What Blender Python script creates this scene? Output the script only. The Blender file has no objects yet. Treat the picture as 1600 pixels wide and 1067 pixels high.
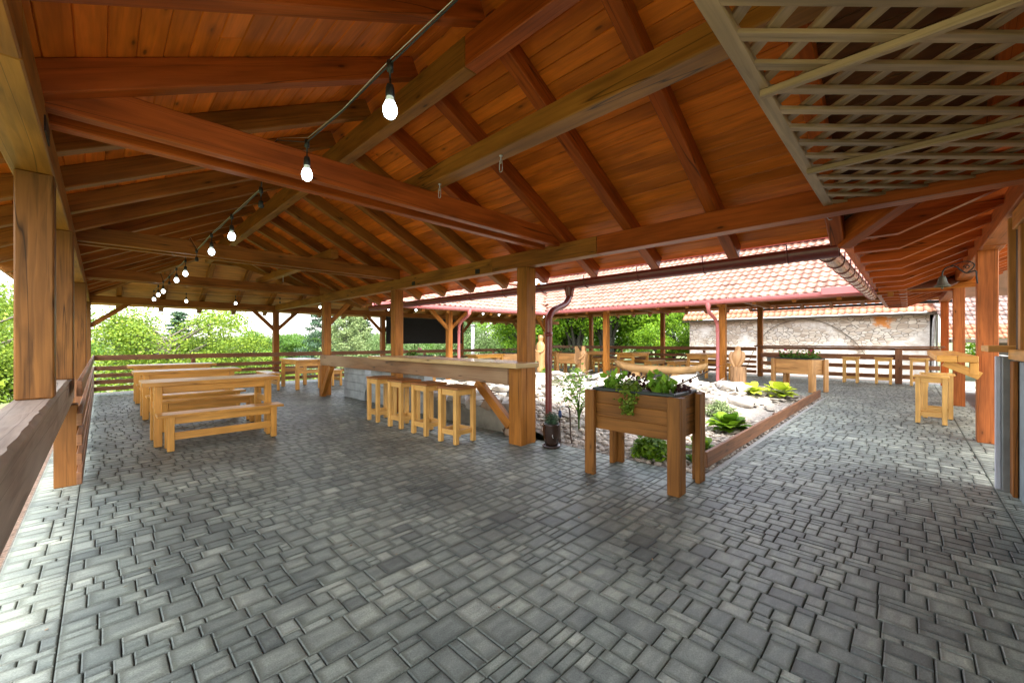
import bpy, bmesh, math, random
from mathutils import Vector, Matrix, noise
random.seed(7)
R = math.radians
scn = bpy.context.scene
COL = scn.collection

# ------------------------------------------------------------ camera, light, exposure
cam_d = bpy.data.cameras.new("camera"); cam = bpy.data.objects.new("camera", cam_d); COL.objects.link(cam)
cam.location = (0, 0, 1.40); cam.rotation_euler = (R(90), 0, R(-45.5))
cam_d.sensor_width = 36; cam_d.sensor_fit = 'HORIZONTAL'; cam_d.lens = 36 * 631.5 / 1600
cam_d.clip_start = 0.03; cam_d.clip_end = 2000
scn.camera = cam

SUN_EL, SUN_AZ = R(56), R(205)      # azimuth measured clockwise from +Y
world = bpy.data.worlds.new("World"); scn.world = world; world.use_nodes = True
wn = world.node_tree.nodes; wl = world.node_tree.links
bg = wn['Background']
sky = wn.new('ShaderNodeTexSky'); sky.sky_type = 'NISHITA'; sky.sun_disc = False
sky.sun_elevation = SUN_EL; sky.sun_rotation = SUN_AZ; sky.dust_density = 1.5; sky.air_density = 1.2
hs = wn.new('ShaderNodeHueSaturation'); hs.inputs['Saturation'].default_value = 0.35
wl.new(sky.outputs[0], hs.inputs['Color']); wl.new(hs.outputs[0], bg.inputs['Color'])
bg.inputs['Strength'].default_value = 0.15
sun_d = bpy.data.lights.new("sun", 'SUN'); sun = bpy.data.objects.new("sun", sun_d); COL.objects.link(sun)
sun_d.energy = 2.0; sun_d.angle = R(10); sun_d.color = (1, .96, .9)
sv = Vector((math.sin(SUN_AZ) * math.cos(SUN_EL), math.cos(SUN_AZ) * math.cos(SUN_EL), math.sin(SUN_EL)))
sun.rotation_euler = sv.to_track_quat('Z', 'Y').to_euler()
scn.view_settings.view_transform = 'Standard'; scn.view_settings.look = 'None'
scn.view_settings.gamma = 1; scn.view_settings.exposure = 2.72
scn.render.engine = 'CYCLES'
scn.cycles.max_bounces = 8; scn.cycles.diffuse_bounces = 6

# ------------------------------------------------------------ materials
def N(nt, t, **k):
    n = nt.nodes.new(t)
    for a, b in k.items(): setattr(n, a, b)
    return n
def newmat(name, rough=.6, spec=.5):
    m = bpy.data.materials.new(name); m.use_nodes = True
    b = m.node_tree.nodes['Principled BSDF']
    b.inputs['Roughness'].default_value = rough
    b.inputs['Specular IOR Level'].default_value = spec
    return m, m.node_tree, b
def ramp(nt, stops):
    r = N(nt, 'ShaderNodeValToRGB'); e = r.color_ramp.elements
    while len(e) < len(stops): e.new(.5)
    for i, (p, c) in enumerate(stops): e[i].position = p; e[i].color = (*c, 1)
    return r
def mul(c, k): return tuple(min(1, x * k) for x in c)
def mixc(nt, fac, a, b, mode='MIX'):
    n = N(nt, 'ShaderNodeMix', data_type='RGBA', blend_type=mode)
    for i, v in ((0, fac), (6, a), (7, b)):
        if hasattr(v, 'links') or hasattr(v, 'is_linked'): nt.links.new(v, n.inputs[i])
        elif i == 0: n.inputs[0].default_value = v
        else: n.inputs[i].default_value = (*v, 1)
    return n.outputs[2]
def bumpy(nt, b, h, strength=.3, dist=.01):
    bp = N(nt, 'ShaderNodeBump'); bp.inputs['Strength'].default_value = strength; bp.inputs['Distance'].default_value = dist
    nt.links.new(h, bp.inputs['Height']); nt.links.new(bp.outputs[0], b.inputs['Normal'])

def wood(name, c, rough=.5, vary=.35, knots=True, grain=.5, patch=None, spec=.4, crack=False):
    """timber with the grain along the U axis of each piece"""
    m, nt, b = newmat(name, rough, spec); L = nt.links.new
    uv = N(nt, 'ShaderNodeUVMap')
    geo = N(nt, 'ShaderNodeNewGeometry')
    mp = N(nt, 'ShaderNodeMapping'); mp.inputs['Scale'].default_value = (1.3, 22, 1); L(uv.outputs[0], mp.inputs[0])
    n1 = N(nt, 'ShaderNodeTexNoise'); n1.inputs['Scale'].default_value = 1.6; n1.inputs['Detail'].default_value = 6; n1.inputs['Distortion'].default_value = .7
    L(mp.outputs[0], n1.inputs['Vector'])
    mp2 = N(nt, 'ShaderNodeMapping'); mp2.inputs['Scale'].default_value = (.9, 4, 1); L(uv.outputs[0], mp2.inputs[0])
    n2 = N(nt, 'ShaderNodeTexNoise'); n2.inputs['Scale'].default_value = 1.5; n2.inputs['Detail'].default_value = 3
    L(mp2.outputs[0], n2.inputs['Vector'])
    r1 = ramp(nt, [(.3, mul(c, 1 - .55 * grain)), (.52, c), (.75, mul(c, 1 + .45 * grain))]); L(n1.outputs[0], r1.inputs[0])
    r2 = ramp(nt, [(.3, (.66, .62, .58)), (.6, (1.1, 1.08, 1.05))]); L(n2.outputs[0], r2.inputs[0])
    col = mixc(nt, 1.0, r1.outputs[0], r2.outputs[0], 'MULTIPLY')
    mr = N(nt, 'ShaderNodeMapRange'); mr.inputs[3].default_value = 1 - vary; mr.inputs[4].default_value = 1 + vary
    L(geo.outputs['Random Per Island'], mr.inputs[0])
    cmb = N(nt, 'ShaderNodeCombineColor'); [L(mr.outputs[0], cmb.inputs[i]) for i in range(3)]
    col = mixc(nt, 1.0, col, cmb.outputs[0], 'MULTIPLY')
    if knots:
        mp3 = N(nt, 'ShaderNodeMapping'); mp3.inputs['Scale'].default_value = (1.7, 5.5, 1); L(uv.outputs[0], mp3.inputs[0])
        vo = N(nt, 'ShaderNodeTexVoronoi'); vo.inputs['Scale'].default_value = 1.35; L(mp3.outputs[0], vo.inputs['Vector'])
        vo.inputs['Randomness'].default_value = 1
        rk = ramp(nt, [(.0, (1, 1, 1)), (.05, (.9, .9, .9)), (.085, (.35, .35, .35)), (.2, (0, 0, 0))]); L(vo.outputs['Distance'], rk.inputs[0])
        col = mixc(nt, rk.outputs[0], col, mul(c, .22))
    if patch:
        mp4 = N(nt, 'ShaderNodeMapping'); mp4.inputs['Scale'].default_value = (.7, 2, 1); L(uv.outputs[0], mp4.inputs[0])
        n4 = N(nt, 'ShaderNodeTexNoise'); n4.inputs['Scale'].default_value = 1; L(mp4.outputs[0], n4.inputs['Vector'])
        rp = ramp(nt, [(.42, (0, 0, 0)), (.62, (1, 1, 1))]); L(n4.outputs[0], rp.inputs[0])
        col = mixc(nt, rp.outputs[0], col, patch)
    if crack:
        mp5 = N(nt, 'ShaderNodeMapping'); mp5.inputs['Scale'].default_value = (.22, 9, 1); L(uv.outputs[0], mp5.inputs[0])
        n5 = N(nt, 'ShaderNodeTexNoise'); n5.inputs['Scale'].default_value = 1; n5.inputs['Detail'].default_value = .5; n5.inputs['Distortion'].default_value = .05; L(mp5.outputs[0], n5.inputs['Vector'])
        rc = ramp(nt, [(.560, (0, 0, 0)), (.566, (1, 1, 1)), (.572, (0, 0, 0))]); L(n5.outputs[0], rc.inputs[0])
        col = mixc(nt, rc.outputs[0], col, mul(c, .12))
    L(col, b.inputs['Base Color'])
    bumpy(nt, b, n1.outputs[0], .3, .005)
    return m

def plain(name, c, rough=.6, metal=0, nz=.15, scale=8, spec=.5, bump=0, island=0):
    m, nt, b = newmat(name, rough, spec); L = nt.links.new
    b.inputs['Metallic'].default_value = metal
    tc = N(nt, 'ShaderNodeTexCoord')
    n = N(nt, 'ShaderNodeTexNoise'); n.inputs['Scale'].default_value = scale; n.inputs['Detail'].default_value = 5
    L(tc.outputs['Object'], n.inputs['Vector'])
    r = ramp(nt, [(.3, mul(c, 1 - nz)), (.7, mul(c, 1 + nz))]); L(n.outputs[0], r.inputs[0])
    col = r.outputs[0]
    if island:
        geo = N(nt, 'ShaderNodeNewGeometry')
        mr = N(nt, 'ShaderNodeMapRange'); mr.inputs[3].default_value = 1 - island; mr.inputs[4].default_value = 1 + island
        L(geo.outputs['Random Per Island'], mr.inputs[0])
        cmb = N(nt, 'ShaderNodeCombineColor'); [L(mr.outputs[0], cmb.inputs[i]) for i in range(3)]
        col = mixc(nt, 1.0, col, cmb.outputs[0], 'MULTIPLY')
    L(col, b.inputs['Base Color'])
    if bump: bumpy(nt, b, n.outputs[0], bump, .02)
    return m

def leafmat(name, c1, c2, trans=.35, rough=.55):
    m, nt, b = newmat(name, rough, .3); L = nt.links.new
    geo = N(nt, 'ShaderNodeNewGeometry')
    r = ramp(nt, [(0, c1), (1, c2)]); L(geo.outputs['Random Per Island'], r.inputs[0])
    L(r.outputs[0], b.inputs['Base Color'])
    tr = N(nt, 'ShaderNodeBsdfTranslucent'); L(r.outputs[0], tr.inputs[0])
    mx = N(nt, 'ShaderNodeMixShader'); mx.inputs[0].default_value = trans
    out = nt.nodes['Material Output']
    L(b.outputs[0], mx.inputs[1]); L(tr.outputs[0], mx.inputs[2]); L(mx.outputs[0], out.inputs[0])
    return m

def paver_mat():
    m, nt, b = newmat("paver", .42, .5); L = nt.links.new
    geo = N(nt, 'ShaderNodeNewGeometry'); tc = N(nt, 'ShaderNodeTexCoord')
    r = ramp(nt, [(0, (.135, .152, .143)), (.12, (.18, .20, .184)), (.5, (.215, .24, .215)), (.88, (.25, .27, .24)), (1, (.33, .35, .31))])
    L(geo.outputs['Random Per Island'], r.inputs[0])
    n0 = N(nt, 'ShaderNodeTexNoise'); n0.inputs['Scale'].default_value = 1.1; n0.inputs['Detail'].default_value = 3; L(tc.outputs['Object'], n0.inputs['Vector'])
    r0 = ramp(nt, [(.3, (.66, .70, .70)), (.7, (1.28, 1.28, 1.2))]); L(n0.outputs[0], r0.inputs[0])
    mp = N(nt, 'ShaderNodeMapping'); mp.inputs['Scale'].default_value = (3, 9, 5); L(tc.outputs['Object'], mp.inputs[0])
    n1 = N(nt, 'ShaderNodeTexNoise'); n1.inputs['Scale'].default_value = 1.6; n1.inputs['Detail'].default_value = 5; n1.inputs['Roughness'].default_value = .65; L(mp.outputs[0], n1.inputs['Vector'])
    r1 = ramp(nt, [(.25, (.5, .52, .54)), (.5, (.95, .95, .95)), (.75, (1.45, 1.43, 1.36))]); L(n1.outputs[0], r1.inputs[0])
    n2 = N(nt, 'ShaderNodeTexNoise'); n2.inputs['Scale'].default_value = 140; n2.inputs['Detail'].default_value = 3; L(tc.outputs['Object'], n2.inputs['Vector'])
    r2 = ramp(nt, [(.3, (.75, .75, .75)), (.7, (1.25, 1.25, 1.25))]); L(n2.outputs[0], r2.inputs[0])
    c = mixc(nt, 1.0, r.outputs[0], r0.outputs[0], 'MULTIPLY')
    c = mixc(nt, 1.0, c, r1.outputs[0], 'MULTIPLY'); c = mixc(nt, 1.0, c, r2.outputs[0], 'MULTIPLY')
    # worn damp rim round every stone (UV holds the stone's own 0..1 square)
    uv = N(nt, 'ShaderNodeUVMap'); sp = N(nt, 'ShaderNodeSeparateXYZ'); L(uv.outputs[0], sp.inputs[0])
    def edge(o):
        a = N(nt, 'ShaderNodeMath', operation='SUBTRACT'); L(o, a.inputs[0]); a.inputs[1].default_value = .5
        q = N(nt, 'ShaderNodeMath', operation='ABSOLUTE'); L(a.outputs[0], q.inputs[0]); return q.outputs[0]
    mxx = N(nt, 'ShaderNodeMath', operation='MAXIMUM'); L(edge(sp.outputs[0]), mxx.inputs[0]); L(edge(sp.outputs[1]), mxx.inputs[1])
    ad = N(nt, 'ShaderNodeMath', operation='MULTIPLY_ADD'); L(n1.outputs[0], ad.inputs[0]); ad.inputs[1].default_value = .42; L(mxx.outputs[0], ad.inputs[2])
    re = ramp(nt, [(.50, (1.14, 1.14, 1.14)), (.64, (.66, .66, .64)), (.78, (.5, .5, .48))]); L(ad.outputs[0], re.inputs[0])
    c = mixc(nt, 1.0, c, re.outputs[0], 'MULTIPLY')
    L(c, b.inputs['Base Color'])
    rr = N(nt, 'ShaderNodeMapRange'); rr.inputs[3].default_value = .34; rr.inputs[4].default_value = .62; L(n1.outputs[0], rr.inputs[0]); L(rr.outputs[0], b.inputs['Roughness'])
    bumpy(nt, b, n2.outputs[0], .25, .004)
    return m

def stonewall_mat():
    m, nt, b = newmat("rubble_stone", .9, .2); L = nt.links.new
    tc = N(nt, 'ShaderNodeTexCoord')
    nz = N(nt, 'ShaderNodeTexNoise'); nz.inputs['Scale'].default_value = 3; L(tc.outputs['Object'], nz.inputs['Vector'])
    av = N(nt, 'ShaderNodeMixRGB') if False else None
    mp = N(nt, 'ShaderNodeMapping'); mp.inputs['Scale'].default_value = (4.6, 4.6, 8.6); L(tc.outputs['Object'], mp.inputs[0])
    ds = mixc(nt, .12, mp.outputs[0], nz.outputs['Color'], 'ADD')
    vo = N(nt, 'ShaderNodeTexVoronoi', feature='DISTANCE_TO_EDGE'); vo.inputs['Scale'].default_value = 1; L(ds, vo.inputs['Vector'])
    vc = N(nt, 'ShaderNodeTexVoronoi'); vc.inputs['Scale'].default_value = 1; L(ds, vc.inputs['Vector'])
    sp = N(nt, 'ShaderNodeSeparateColor'); L(vc.outputs['Color'], sp.inputs[0])
    rc = ramp(nt, [(0, (.36, .29, .22)), (.4, (.52, .44, .35)), (.7, (.62, .56, .47)), (1, (.45, .40, .35))]); L(sp.outputs[0], rc.inputs[0])
    re = ramp(nt, [(.02, (0, 0, 0)), (.07, (1, 1, 1))]); L(vo.outputs[0], re.inputs[0])
    col = mixc(nt, re.outputs[0], (.20, .165, .13), rc.outputs[0])
    # surviving plaster on parts of the wall
    n2 = N(nt, 'ShaderNodeTexNoise'); n2.inputs['Scale'].default_value = .55; n2.inputs['Detail'].default_value = 6; L(tc.outputs['Object'], n2.inputs['Vector'])
    xyz = N(nt, 'ShaderNodeSeparateXYZ'); L(tc.outputs['Object'], xyz.inputs[0])
    ma = N(nt, 'ShaderNodeMath', operation='MULTIPLY_ADD'); L(xyz.outputs[2], ma.inputs[0]); ma.inputs[1].default_value = -.10; L(n2.outputs[0], ma.inputs[2])
    rp = ramp(nt, [(.35, (0, 0, 0)), (.42, (1, 1, 1))]); L(ma.outputs[0], rp.inputs[0])
    n3 = N(nt, 'ShaderNodeTexNoise'); n3.inputs['Scale'].default_value = 4; n3.inputs['Detail'].default_value = 5; L(tc.outputs['Object'], n3.inputs['Vector'])
    rpl = ramp(nt, [(.35, (.54, .48, .41)), (.65, (.74, .70, .64))]); L(n3.outputs[0], rpl.inputs[0])
    col = mixc(nt, rp.outputs[0], col, rpl.outputs[0])
    # rust coloured stain near the right-hand top corner
    vs = N(nt, 'ShaderNodeVectorMath', operation='SUBTRACT'); L(tc.outputs['Object'], vs.inputs[0]); vs.inputs[1].default_value = (22, .75, 2.25)
    sc = N(nt, 'ShaderNodeVectorMath', operation='MULTIPLY'); L(vs.outputs[0], sc.inputs[0]); sc.inputs[1].default_value = (1, 1.25, 1.35)
    ln = N(nt, 'ShaderNodeVectorMath', operation='LENGTH'); L(sc.outputs[0], ln.inputs[0])
    m4 = N(nt, 'ShaderNodeMath', operation='MULTIPLY_ADD'); L(n3.outputs[0], m4.inputs[0]); m4.inputs[1].default_value = 1.1; L(ln.outputs['Value'], m4.inputs[2])
    rs = ramp(nt, [(.75, (1, 1, 1)), (1.0, (0, 0, 0))]); L(m4.outputs[0], rs.inputs[0])
    col = mixc(nt, rs.outputs[0], col, (.52, .20, .05))
    L(col, b.inputs['Base Color']); bumpy(nt, b, vo.outputs[0], .6, .05)
    return m

M = {}
M['brown'] = wood('brown_timber', (.31, .112, .019), vary=.18, crack=True, spec=.2)
M['olive'] = wood('olive_brown_timber', (.335, .135, .022), vary=.16, crack=True, spec=.2)
M['red'] = wood('red_stained_timber', (.40, .085, .012), vary=.14, rough=.42, crack=True, spec=.2)
M['redpost'] = wood('red_glazed_post', (.40, .115, .028), vary=.10, rough=.5, crack=True, spec=.2)
M['post'] = wood('honey_brown_post', (.38, .145, .024), vary=.14, crack=True, spec=.2)
M['oldpost'] = wood('aged_left_post', (.21, .085, .02), vary=.12, grain=1.0, patch=(.17, .07, .017), crack=True, spec=.2)
M['deck'] = wood('orange_ceiling_board', (.66, .165, .016), vary=.22, grain=.35, rough=.38, spec=.22)
M['deckbrown'] = wood('brown_ceiling_board', (.40, .13, .02), vary=.2, grain=.35, rough=.45, spec=.22)
M['deckshade'] = wood('shaded_ceiling_board', (.13, .045, .012), vary=.2, grain=.4)  # ceiling board colour darkened to paint in the shade above the lattice
M['decktan'] = wood('tan_ceiling_board', (.55, .24, .05), vary=.16, grain=.35)
M['furn'] = wood('honey_pine', (.66, .32, .065), vary=.12, grain=.35, rough=.38)
M['stoolwood'] = wood('light_honey_pine', (.74, .42, .12), vary=.08, grain=.25, rough=.38, knots=False)
M['seat'] = wood('reddish_seat_wood', (.42, .17, .05), vary=.1, grain=.35, rough=.38)
M['planter'] = wood('planter_board', (.25, .102, .022), vary=.15, crack=True, spec=.2)
M['planterlight'] = wood('light_planter_board', (.56, .29, .10), vary=.08, grain=.3)
M['weather'] = wood('weathered_bar_beam', (.27, .13, .055), vary=.1, patch=(.36, .22, .12), crack=True)
M['sill'] = wood('grey_worn_sill', (.36, .28, .22), vary=.08, patch=(.50, .43, .35), rough=.6, crack=True)
M['rail'] = wood('brown_rail_board', (.26, .11, .045), vary=.15, crack=True)
M['bartop'] = wood('pale_bar_top', (.60, .42, .20), vary=.05, grain=.25, rough=.22)
M['lattice'] = wood('lattice_slat', (.40, .26, .15), vary=.14, knots=False, grain=.6)
M['carved'] = wood('carved_pale_wood', (.36, .20, .085), vary=.03, grain=.4, knots=False)
M['boat'] = wood('pale_carved_boat_wood', (.62, .37, .15), vary=.03, grain=.3, knots=False)
M['log'] = wood('rough_log', (.30, .17, .08), vary=.05, grain=.9)
M['paver'] = paver_mat()
M['joint'] = plain('joint_sand', (.10, .09, .075), .95, nz=.3, scale=30)
M['gravelbed'] = plain('gravel_bed', (.27, .235, .20), .95, nz=.35, scale=25, bump=.6)
M['redgravel'] = plain('reddish_gravel', (.13, .085, .06), .95, nz=.6, scale=45, bump=.6)
M['pebble'] = plain('pebble', (.38, .32, .26), .7, nz=.25, scale=6, island=.45)
M['rock'] = plain('pale_rock', (.31, .28, .24), .85, nz=.5, scale=3.5, bump=.7)
M['rubble'] = plain('rubble_stone_piece', (.30, .26, .21), .85, nz=.4, scale=5, bump=.6, island=.5)
M['rockbrown'] = plain('brown_rock', (.30, .21, .14), .85, nz=.3, scale=4, bump=.7)
M['grass'] = plain('grass_ground', (.115, .14, .05), .95, nz=.35, scale=1.5)
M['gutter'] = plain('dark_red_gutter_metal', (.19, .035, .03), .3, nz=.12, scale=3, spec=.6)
M['guttersunlit'] = plain('sunlit_red_gutter_metal', (.40, .115, .11), .4, nz=.1, scale=3, spec=.5)  # the same red metal made paler, with sunlight put into its colour
M['copper'] = plain('brown_copper_gutter', (.48, .30, .24), .26, metal=.9, nz=.12, scale=4)
M['steel'] = plain('galvanised_steel', (.5, .5, .5), .35, metal=.8, nz=.15, scale=9)
M['black'] = plain('black_plastic', (.012, .012, .012), .45, nz=.2)
M['screen'] = plain('black_screen_cloth', (.006, .006, .006), .75, nz=.2)
M['iron'] = plain('wrought_iron', (.02, .018, .016), .5, metal=.4)
M['bell'] = plain('dull_bronze', (.11, .10, .07), .5, metal=.6, nz=.3)
M['pot'] = plain('brown_glazed_pot', (.035, .018, .012), .2, nz=.3, scale=5)
M['soil'] = plain('soil', (.05, .03, .02), .95, nz=.4, scale=40)
M['tray'] = plain('dark_green_tray', (.02, .03, .028), .35, nz=.2)
M['block'] = plain('concrete_block', (.33, .35, .34), .9, nz=.15, scale=7, bump=.25, island=.08)
M['concrete'] = plain('damp_concrete', (.17, .155, .12), .85, nz=.45, scale=3.5, bump=.3)
M['kerb'] = plain('pale_kerb', (.36, .36, .34), .85, nz=.12)
M['tile'] = plain('clay_roof_tile', (.27, .125, .085), .5, nz=.3, scale=2.5, island=.25)
M['tileold'] = plain('weathered_roof_tile', (.26, .17, .15), .8, nz=.45, scale=2.2, island=.4)
M['tileorange'] = plain('orange_roof_tile', (.38, .15, .08), .7, nz=.2, scale=2.5, island=.2)
M['slate'] = plain('grey_roof_sheet', (.33, .36, .38), .6, nz=.12, scale=2)
M['stonewall'] = stonewall_mat()
M['plaster'] = plain('old_plaster', (.45, .42, .37), .9, nz=.2, scale=2)
M['darkwood'] = wood('dark_old_boards', (.08, .055, .035), vary=.3)
M['panel'] = plain('grey_panel', (.20, .21, .20), .6, nz=.2, scale=5)
M['panelblue'] = plain('pale_blue_grey_panel', (.22, .27, .29), .6, nz=.12, scale=4)
M['white'] = plain('white_trim', (.55, .56, .62), .5, nz=.08)
M['bluevalve'] = plain('blue_plastic', (.02, .05, .16), .4)
M['hose'] = plain('brown_pipe', (.09, .055, .04), .5)
M['bark'] = plain('bark', (.10, .085, .065), .95, nz=.45, scale=9, bump=.6)
M['barkdark'] = plain('dark_bark', (.035, .03, .022), .95, nz=.4, scale=9, bump=.6)
M['leaf_yellow'] = leafmat('yellow_green_leaf', (.075, .15, .012), (.27, .36, .035))
M['leaf_green'] = leafmat('green_leaf', (.03, .085, .012), (.14, .26, .03))
M['leaf_bright'] = leafmat('bright_green_leaf', (.05, .14, .008), (.26, .42, .02), .45)
M['leaf_dark'] = leafmat('dark_needle', (.02, .05, .025), (.07, .13, .06), .15)
M['leaf_pine'] = leafmat('pale_needle', (.11, .17, .06), (.22, .27, .10), .2)
M['leaf_birch'] = leafmat('soft_birch_leaf', (.12, .20, .06), (.22, .31, .12), .4)
M['leaf_lime'] = leafmat('lime_leaf', (.30, .40, .02), (.50, .55, .05), .35)
M['leaf_maroon'] = leafmat('maroon_leaf', (.05, .015, .015), (.12, .04, .03), .2)
M['leaf_herb'] = leafmat('fresh_herb_leaf', (.14, .32, .02), (.30, .50, .05), .4)
M['litter'] = leafmat('dry_leaf_bit', (.10, .05, .02), (.35, .22, .12), .1)
M['petal'] = leafmat('pink_petal', (.55, .03, .16), (.7, .08, .28), .3)
m, nt, b = newmat('water', .06, .6); b.inputs['Base Color'].default_value = (.07, .075, .025, 1); M['water'] = m
m, nt, b = newmat('lit_bulb', .3); b.inputs['Base Color'].default_value = (.9, .95, 1, 1)
b.inputs['Emission Color'].default_value = (.86, .96, 1, 1); b.inputs['Emission Strength'].default_value = 2.2; M['bulb'] = m
m, nt, b = newmat('clear_bulb_neck', .1); b.inputs['Base Color'].default_value = (.75, .85, .8, 1)
b.inputs['Emission Color'].default_value = (.8, .95, .9, 1); b.inputs['Emission Strength'].default_value = .04; M['neck'] = m

# ------------------------------------------------------------ mesh builder
def _boxt():
    V = []; F = []
    ids = {}
    for sx in (-1, 1):
        for sy in (-1, 1):
            for sz in (-1, 1):
                for ax in range(3):       # three verts per corner; ax = axis whose face it lies on
                    ids[(sx, sy, sz, ax)] = len(V); V.append((sx, sy, sz, ax))
    def g(s, ax): return ids[(s[0], s[1], s[2], ax)]
    for ax in range(3):
        o = [i for i in range(3) if i != ax]
        for s in (-1, 1):
            q = []
            for a, b_ in ((-1, -1), (1, -1), (1, 1), (-1, 1)):
                c = [0, 0, 0]; c[ax] = s; c[o[0]] = a; c[o[1]] = b_; q.append(g(c, ax))
            F.append((q, ax))
    for ax in range(3):                   # edges parallel to ax
        o = [i for i in range(3) if i != ax]
        for a in (-1, 1):
            for b_ in (-1, 1):
                c0 = [0, 0, 0]; c0[ax] = -1; c0[o[0]] = a; c0[o[1]] = b_
                c1 = list(c0); c1[ax] = 1
                F.append(([g(c0, o[0]), g(c1, o[0]), g(c1, o[1]), g(c0, o[1])], o[0]))
    for sx in (-1, 1):
        for sy in (-1, 1):
            for sz in (-1, 1):
                F.append(([g((sx, sy, sz), 0), g((sx, sy, sz), 1), g((sx, sy, sz), 2)], 2))
    # fix winding
    out = []
    for q, ax in F:
        P = [Vector([V[i][k] * (1 if V[i][3] == k else .9) for k in range(3)]) for i in q]
        n = (P[1] - P[0]).cross(P[2] - P[0]); cen = sum(P, Vector()) / len(P)
        out.append((q if n.dot(cen) > 0 else q[::-1], ax))
    return V, out
BV, BF = _boxt()

class MB:
    def __init__(s): s.v = []; s.f = []; s.uv = []; s.sm = []
    def add(s, verts, faces, uvf=None, smooth=False):
        o = len(s.v); s.v += [tuple(v) for v in verts]
        ru, rv = random.uniform(0, 60), random.uniform(0, 60)
        for f in faces:
            s.f.append([i + o for i in f])
            if uvf: s.uv.append([uvf(i, f) for i in f])
            else: s.uv.append([(verts[i][0] + ru, verts[i][1] + verts[i][2] + rv) for i in f])
            s.sm.append(smooth)
        return s
    def mbox(s, mat, hx, hy, hz, ch=.006):
        """chamfered box, local x = long axis"""
        h = (hx, hy, hz); c = min(ch, min(h) * .45)
        loc = [[V_[k] * (h[k] if V_[3] == k else h[k] - c) for k in range(3)] for V_ in BV]
        ru, rv = random.uniform(0, 60), random.uniform(0, 60)
        o = len(s.v); s.v += [tuple(mat @ Vector(p)) for p in loc]
        for q, ax in BF:
            s.f.append([i + o for i in q]); s.sm.append(False)
            if ax == 0: s.uv.append([(loc[i][1] * .15 + ru, loc[i][2] + rv) for i in q])
            elif ax == 1: s.uv.append([(loc[i][0] + ru, loc[i][2] + rv + hy) for i in q])
            else: s.uv.append([(loc[i][0] + ru, loc[i][1] + rv) for i in q])
        return s
    def beam(s, p0, p1, w, h, ch=.006, up=(0, 0, 1)):
        """timber from p0 to p1, w sideways, h along up"""
        p0, p1 = Vector(p0), Vector(p1); x = (p1 - p0); L = x.length; x.normalize()
        u = Vector(up)
        if abs(x.dot(u)) > .99: u = Vector((0, 1, 0))
        y = u.cross(x).normalized(); z = x.cross(y)
        m = Matrix((x, y, z)).transposed().to_4x4(); m.translation = (p0 + p1) / 2
        return s.mbox(m, L / 2, w / 2, h / 2, ch)
    def box(s, x0, x1, y0, y1, z0, z1, ch=.006):
        d = (x1 - x0, y1 - y0, z1 - z0); k = max(range(3), key=lambda i: d[i])
        c = Vector(((x0 + x1) / 2, (y0 + y1) / 2, (z0 + z1) / 2))
        if k == 0: m = Matrix.Identity(4); hh = d
        elif k == 1: m = Matrix.Rotation(math.pi / 2, 4, 'Z'); hh = (d[1], d[0], d[2])
        else: m = Matrix.Rotation(-math.pi / 2, 4, 'Y'); hh = (d[2], d[1], d[0])
        m = m.copy(); m.translation = c
        return s.mbox(m, hh[0] / 2, hh[1] / 2, hh[2] / 2, ch)
    def tube(s, pts, rad, n=10, cap=True, smooth=True, closed=False):
        pts = [Vector(p) for p in pts]; rr = rad if isinstance(rad, (list, tuple)) else [rad] * len(pts)
        V = []; up = None
        for i, p in enumerate(pts):
            a = pts[max(0, i - 1)]; b_ = pts[min(len(pts) - 1, i + 1)]; t = (b_ - a).normalized()
            if up is None: up = Vector((0, 0, 1)) if abs(t.z) < .9 else Vector((1, 0, 0))
            x = up.cross(t); x = x.normalized() if x.length > 1e-6 else Vector((1, 0, 0)); y = t.cross(x); up = y
            for k in range(n):
                an = 2 * math.pi * k / n; V.append(p + (x * math.cos(an) + y * math.sin(an)) * rr[i])
        F = []
        for i in range(len(pts) - 1):
            for k in range(n):
                k2 = (k + 1) % n; F.append([i * n + k, i * n + k2, (i + 1) * n + k2, (i + 1) * n + k])
        if cap: F.append(list(range(n))[::-1]); F.append([(len(pts) - 1) * n + k for k in range(n)])
        acc = [0]
        for i in range(1, len(pts)): acc.append(acc[-1] + (pts[i] - pts[i - 1]).length)
        ru = random.uniform(0, 50)
        return s.add(V, F, lambda i, f: (acc[min(i // n, len(acc) - 1)] + ru, (i % n) / n * rr[min(i // n, len(rr) - 1)] * 6.3), smooth)
    def lathe(s, prof, c=(0, 0, 0), n=24, smooth=True, wob=None):
        V = []; F = []
        for r_, z in prof:
            for k in range(n):
                a = 2 * math.pi * k / n; q = r_ * (wob(a, z) if wob else 1)
                V.append((c[0] + q * math.cos(a), c[1] + q * math.sin(a), c[2] + z))
        for i in range(len(prof) - 1):
            for k in range(n):
                k2 = (k + 1) % n; F.append([i * n + k, i * n + k2, (i + 1) * n + k2, (i + 1) * n + k])
        return s.add(V, F, None, smooth)
    def leaf(s, c, size, nrm=None, asp=.6, dirn=None):
        if nrm is None: nrm = Vector((random.gauss(0, 1), random.gauss(0, 1), random.gauss(.4, 1)))
        nrm = nrm.normalized(); t = dirn if dirn is not None else Vector((random.gauss(0, 1), random.gauss(0, 1), random.gauss(0, 1)))
        x = (t - nrm * t.dot(nrm)); x = x.normalized() if x.length > 1e-5 else nrm.orthogonal().normalized()
        y = nrm.cross(x) * asp * size / 2; x = x * size / 2; c = Vector(c); o = len(s.v)
        s.v += [tuple(c - x), tuple(c + y), tuple(c + x), tuple(c - y)]
        s.f.append([o, o + 1, o + 2, o + 3]); s.uv.append([(0, 0)] * 4); s.sm.append(False)
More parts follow.
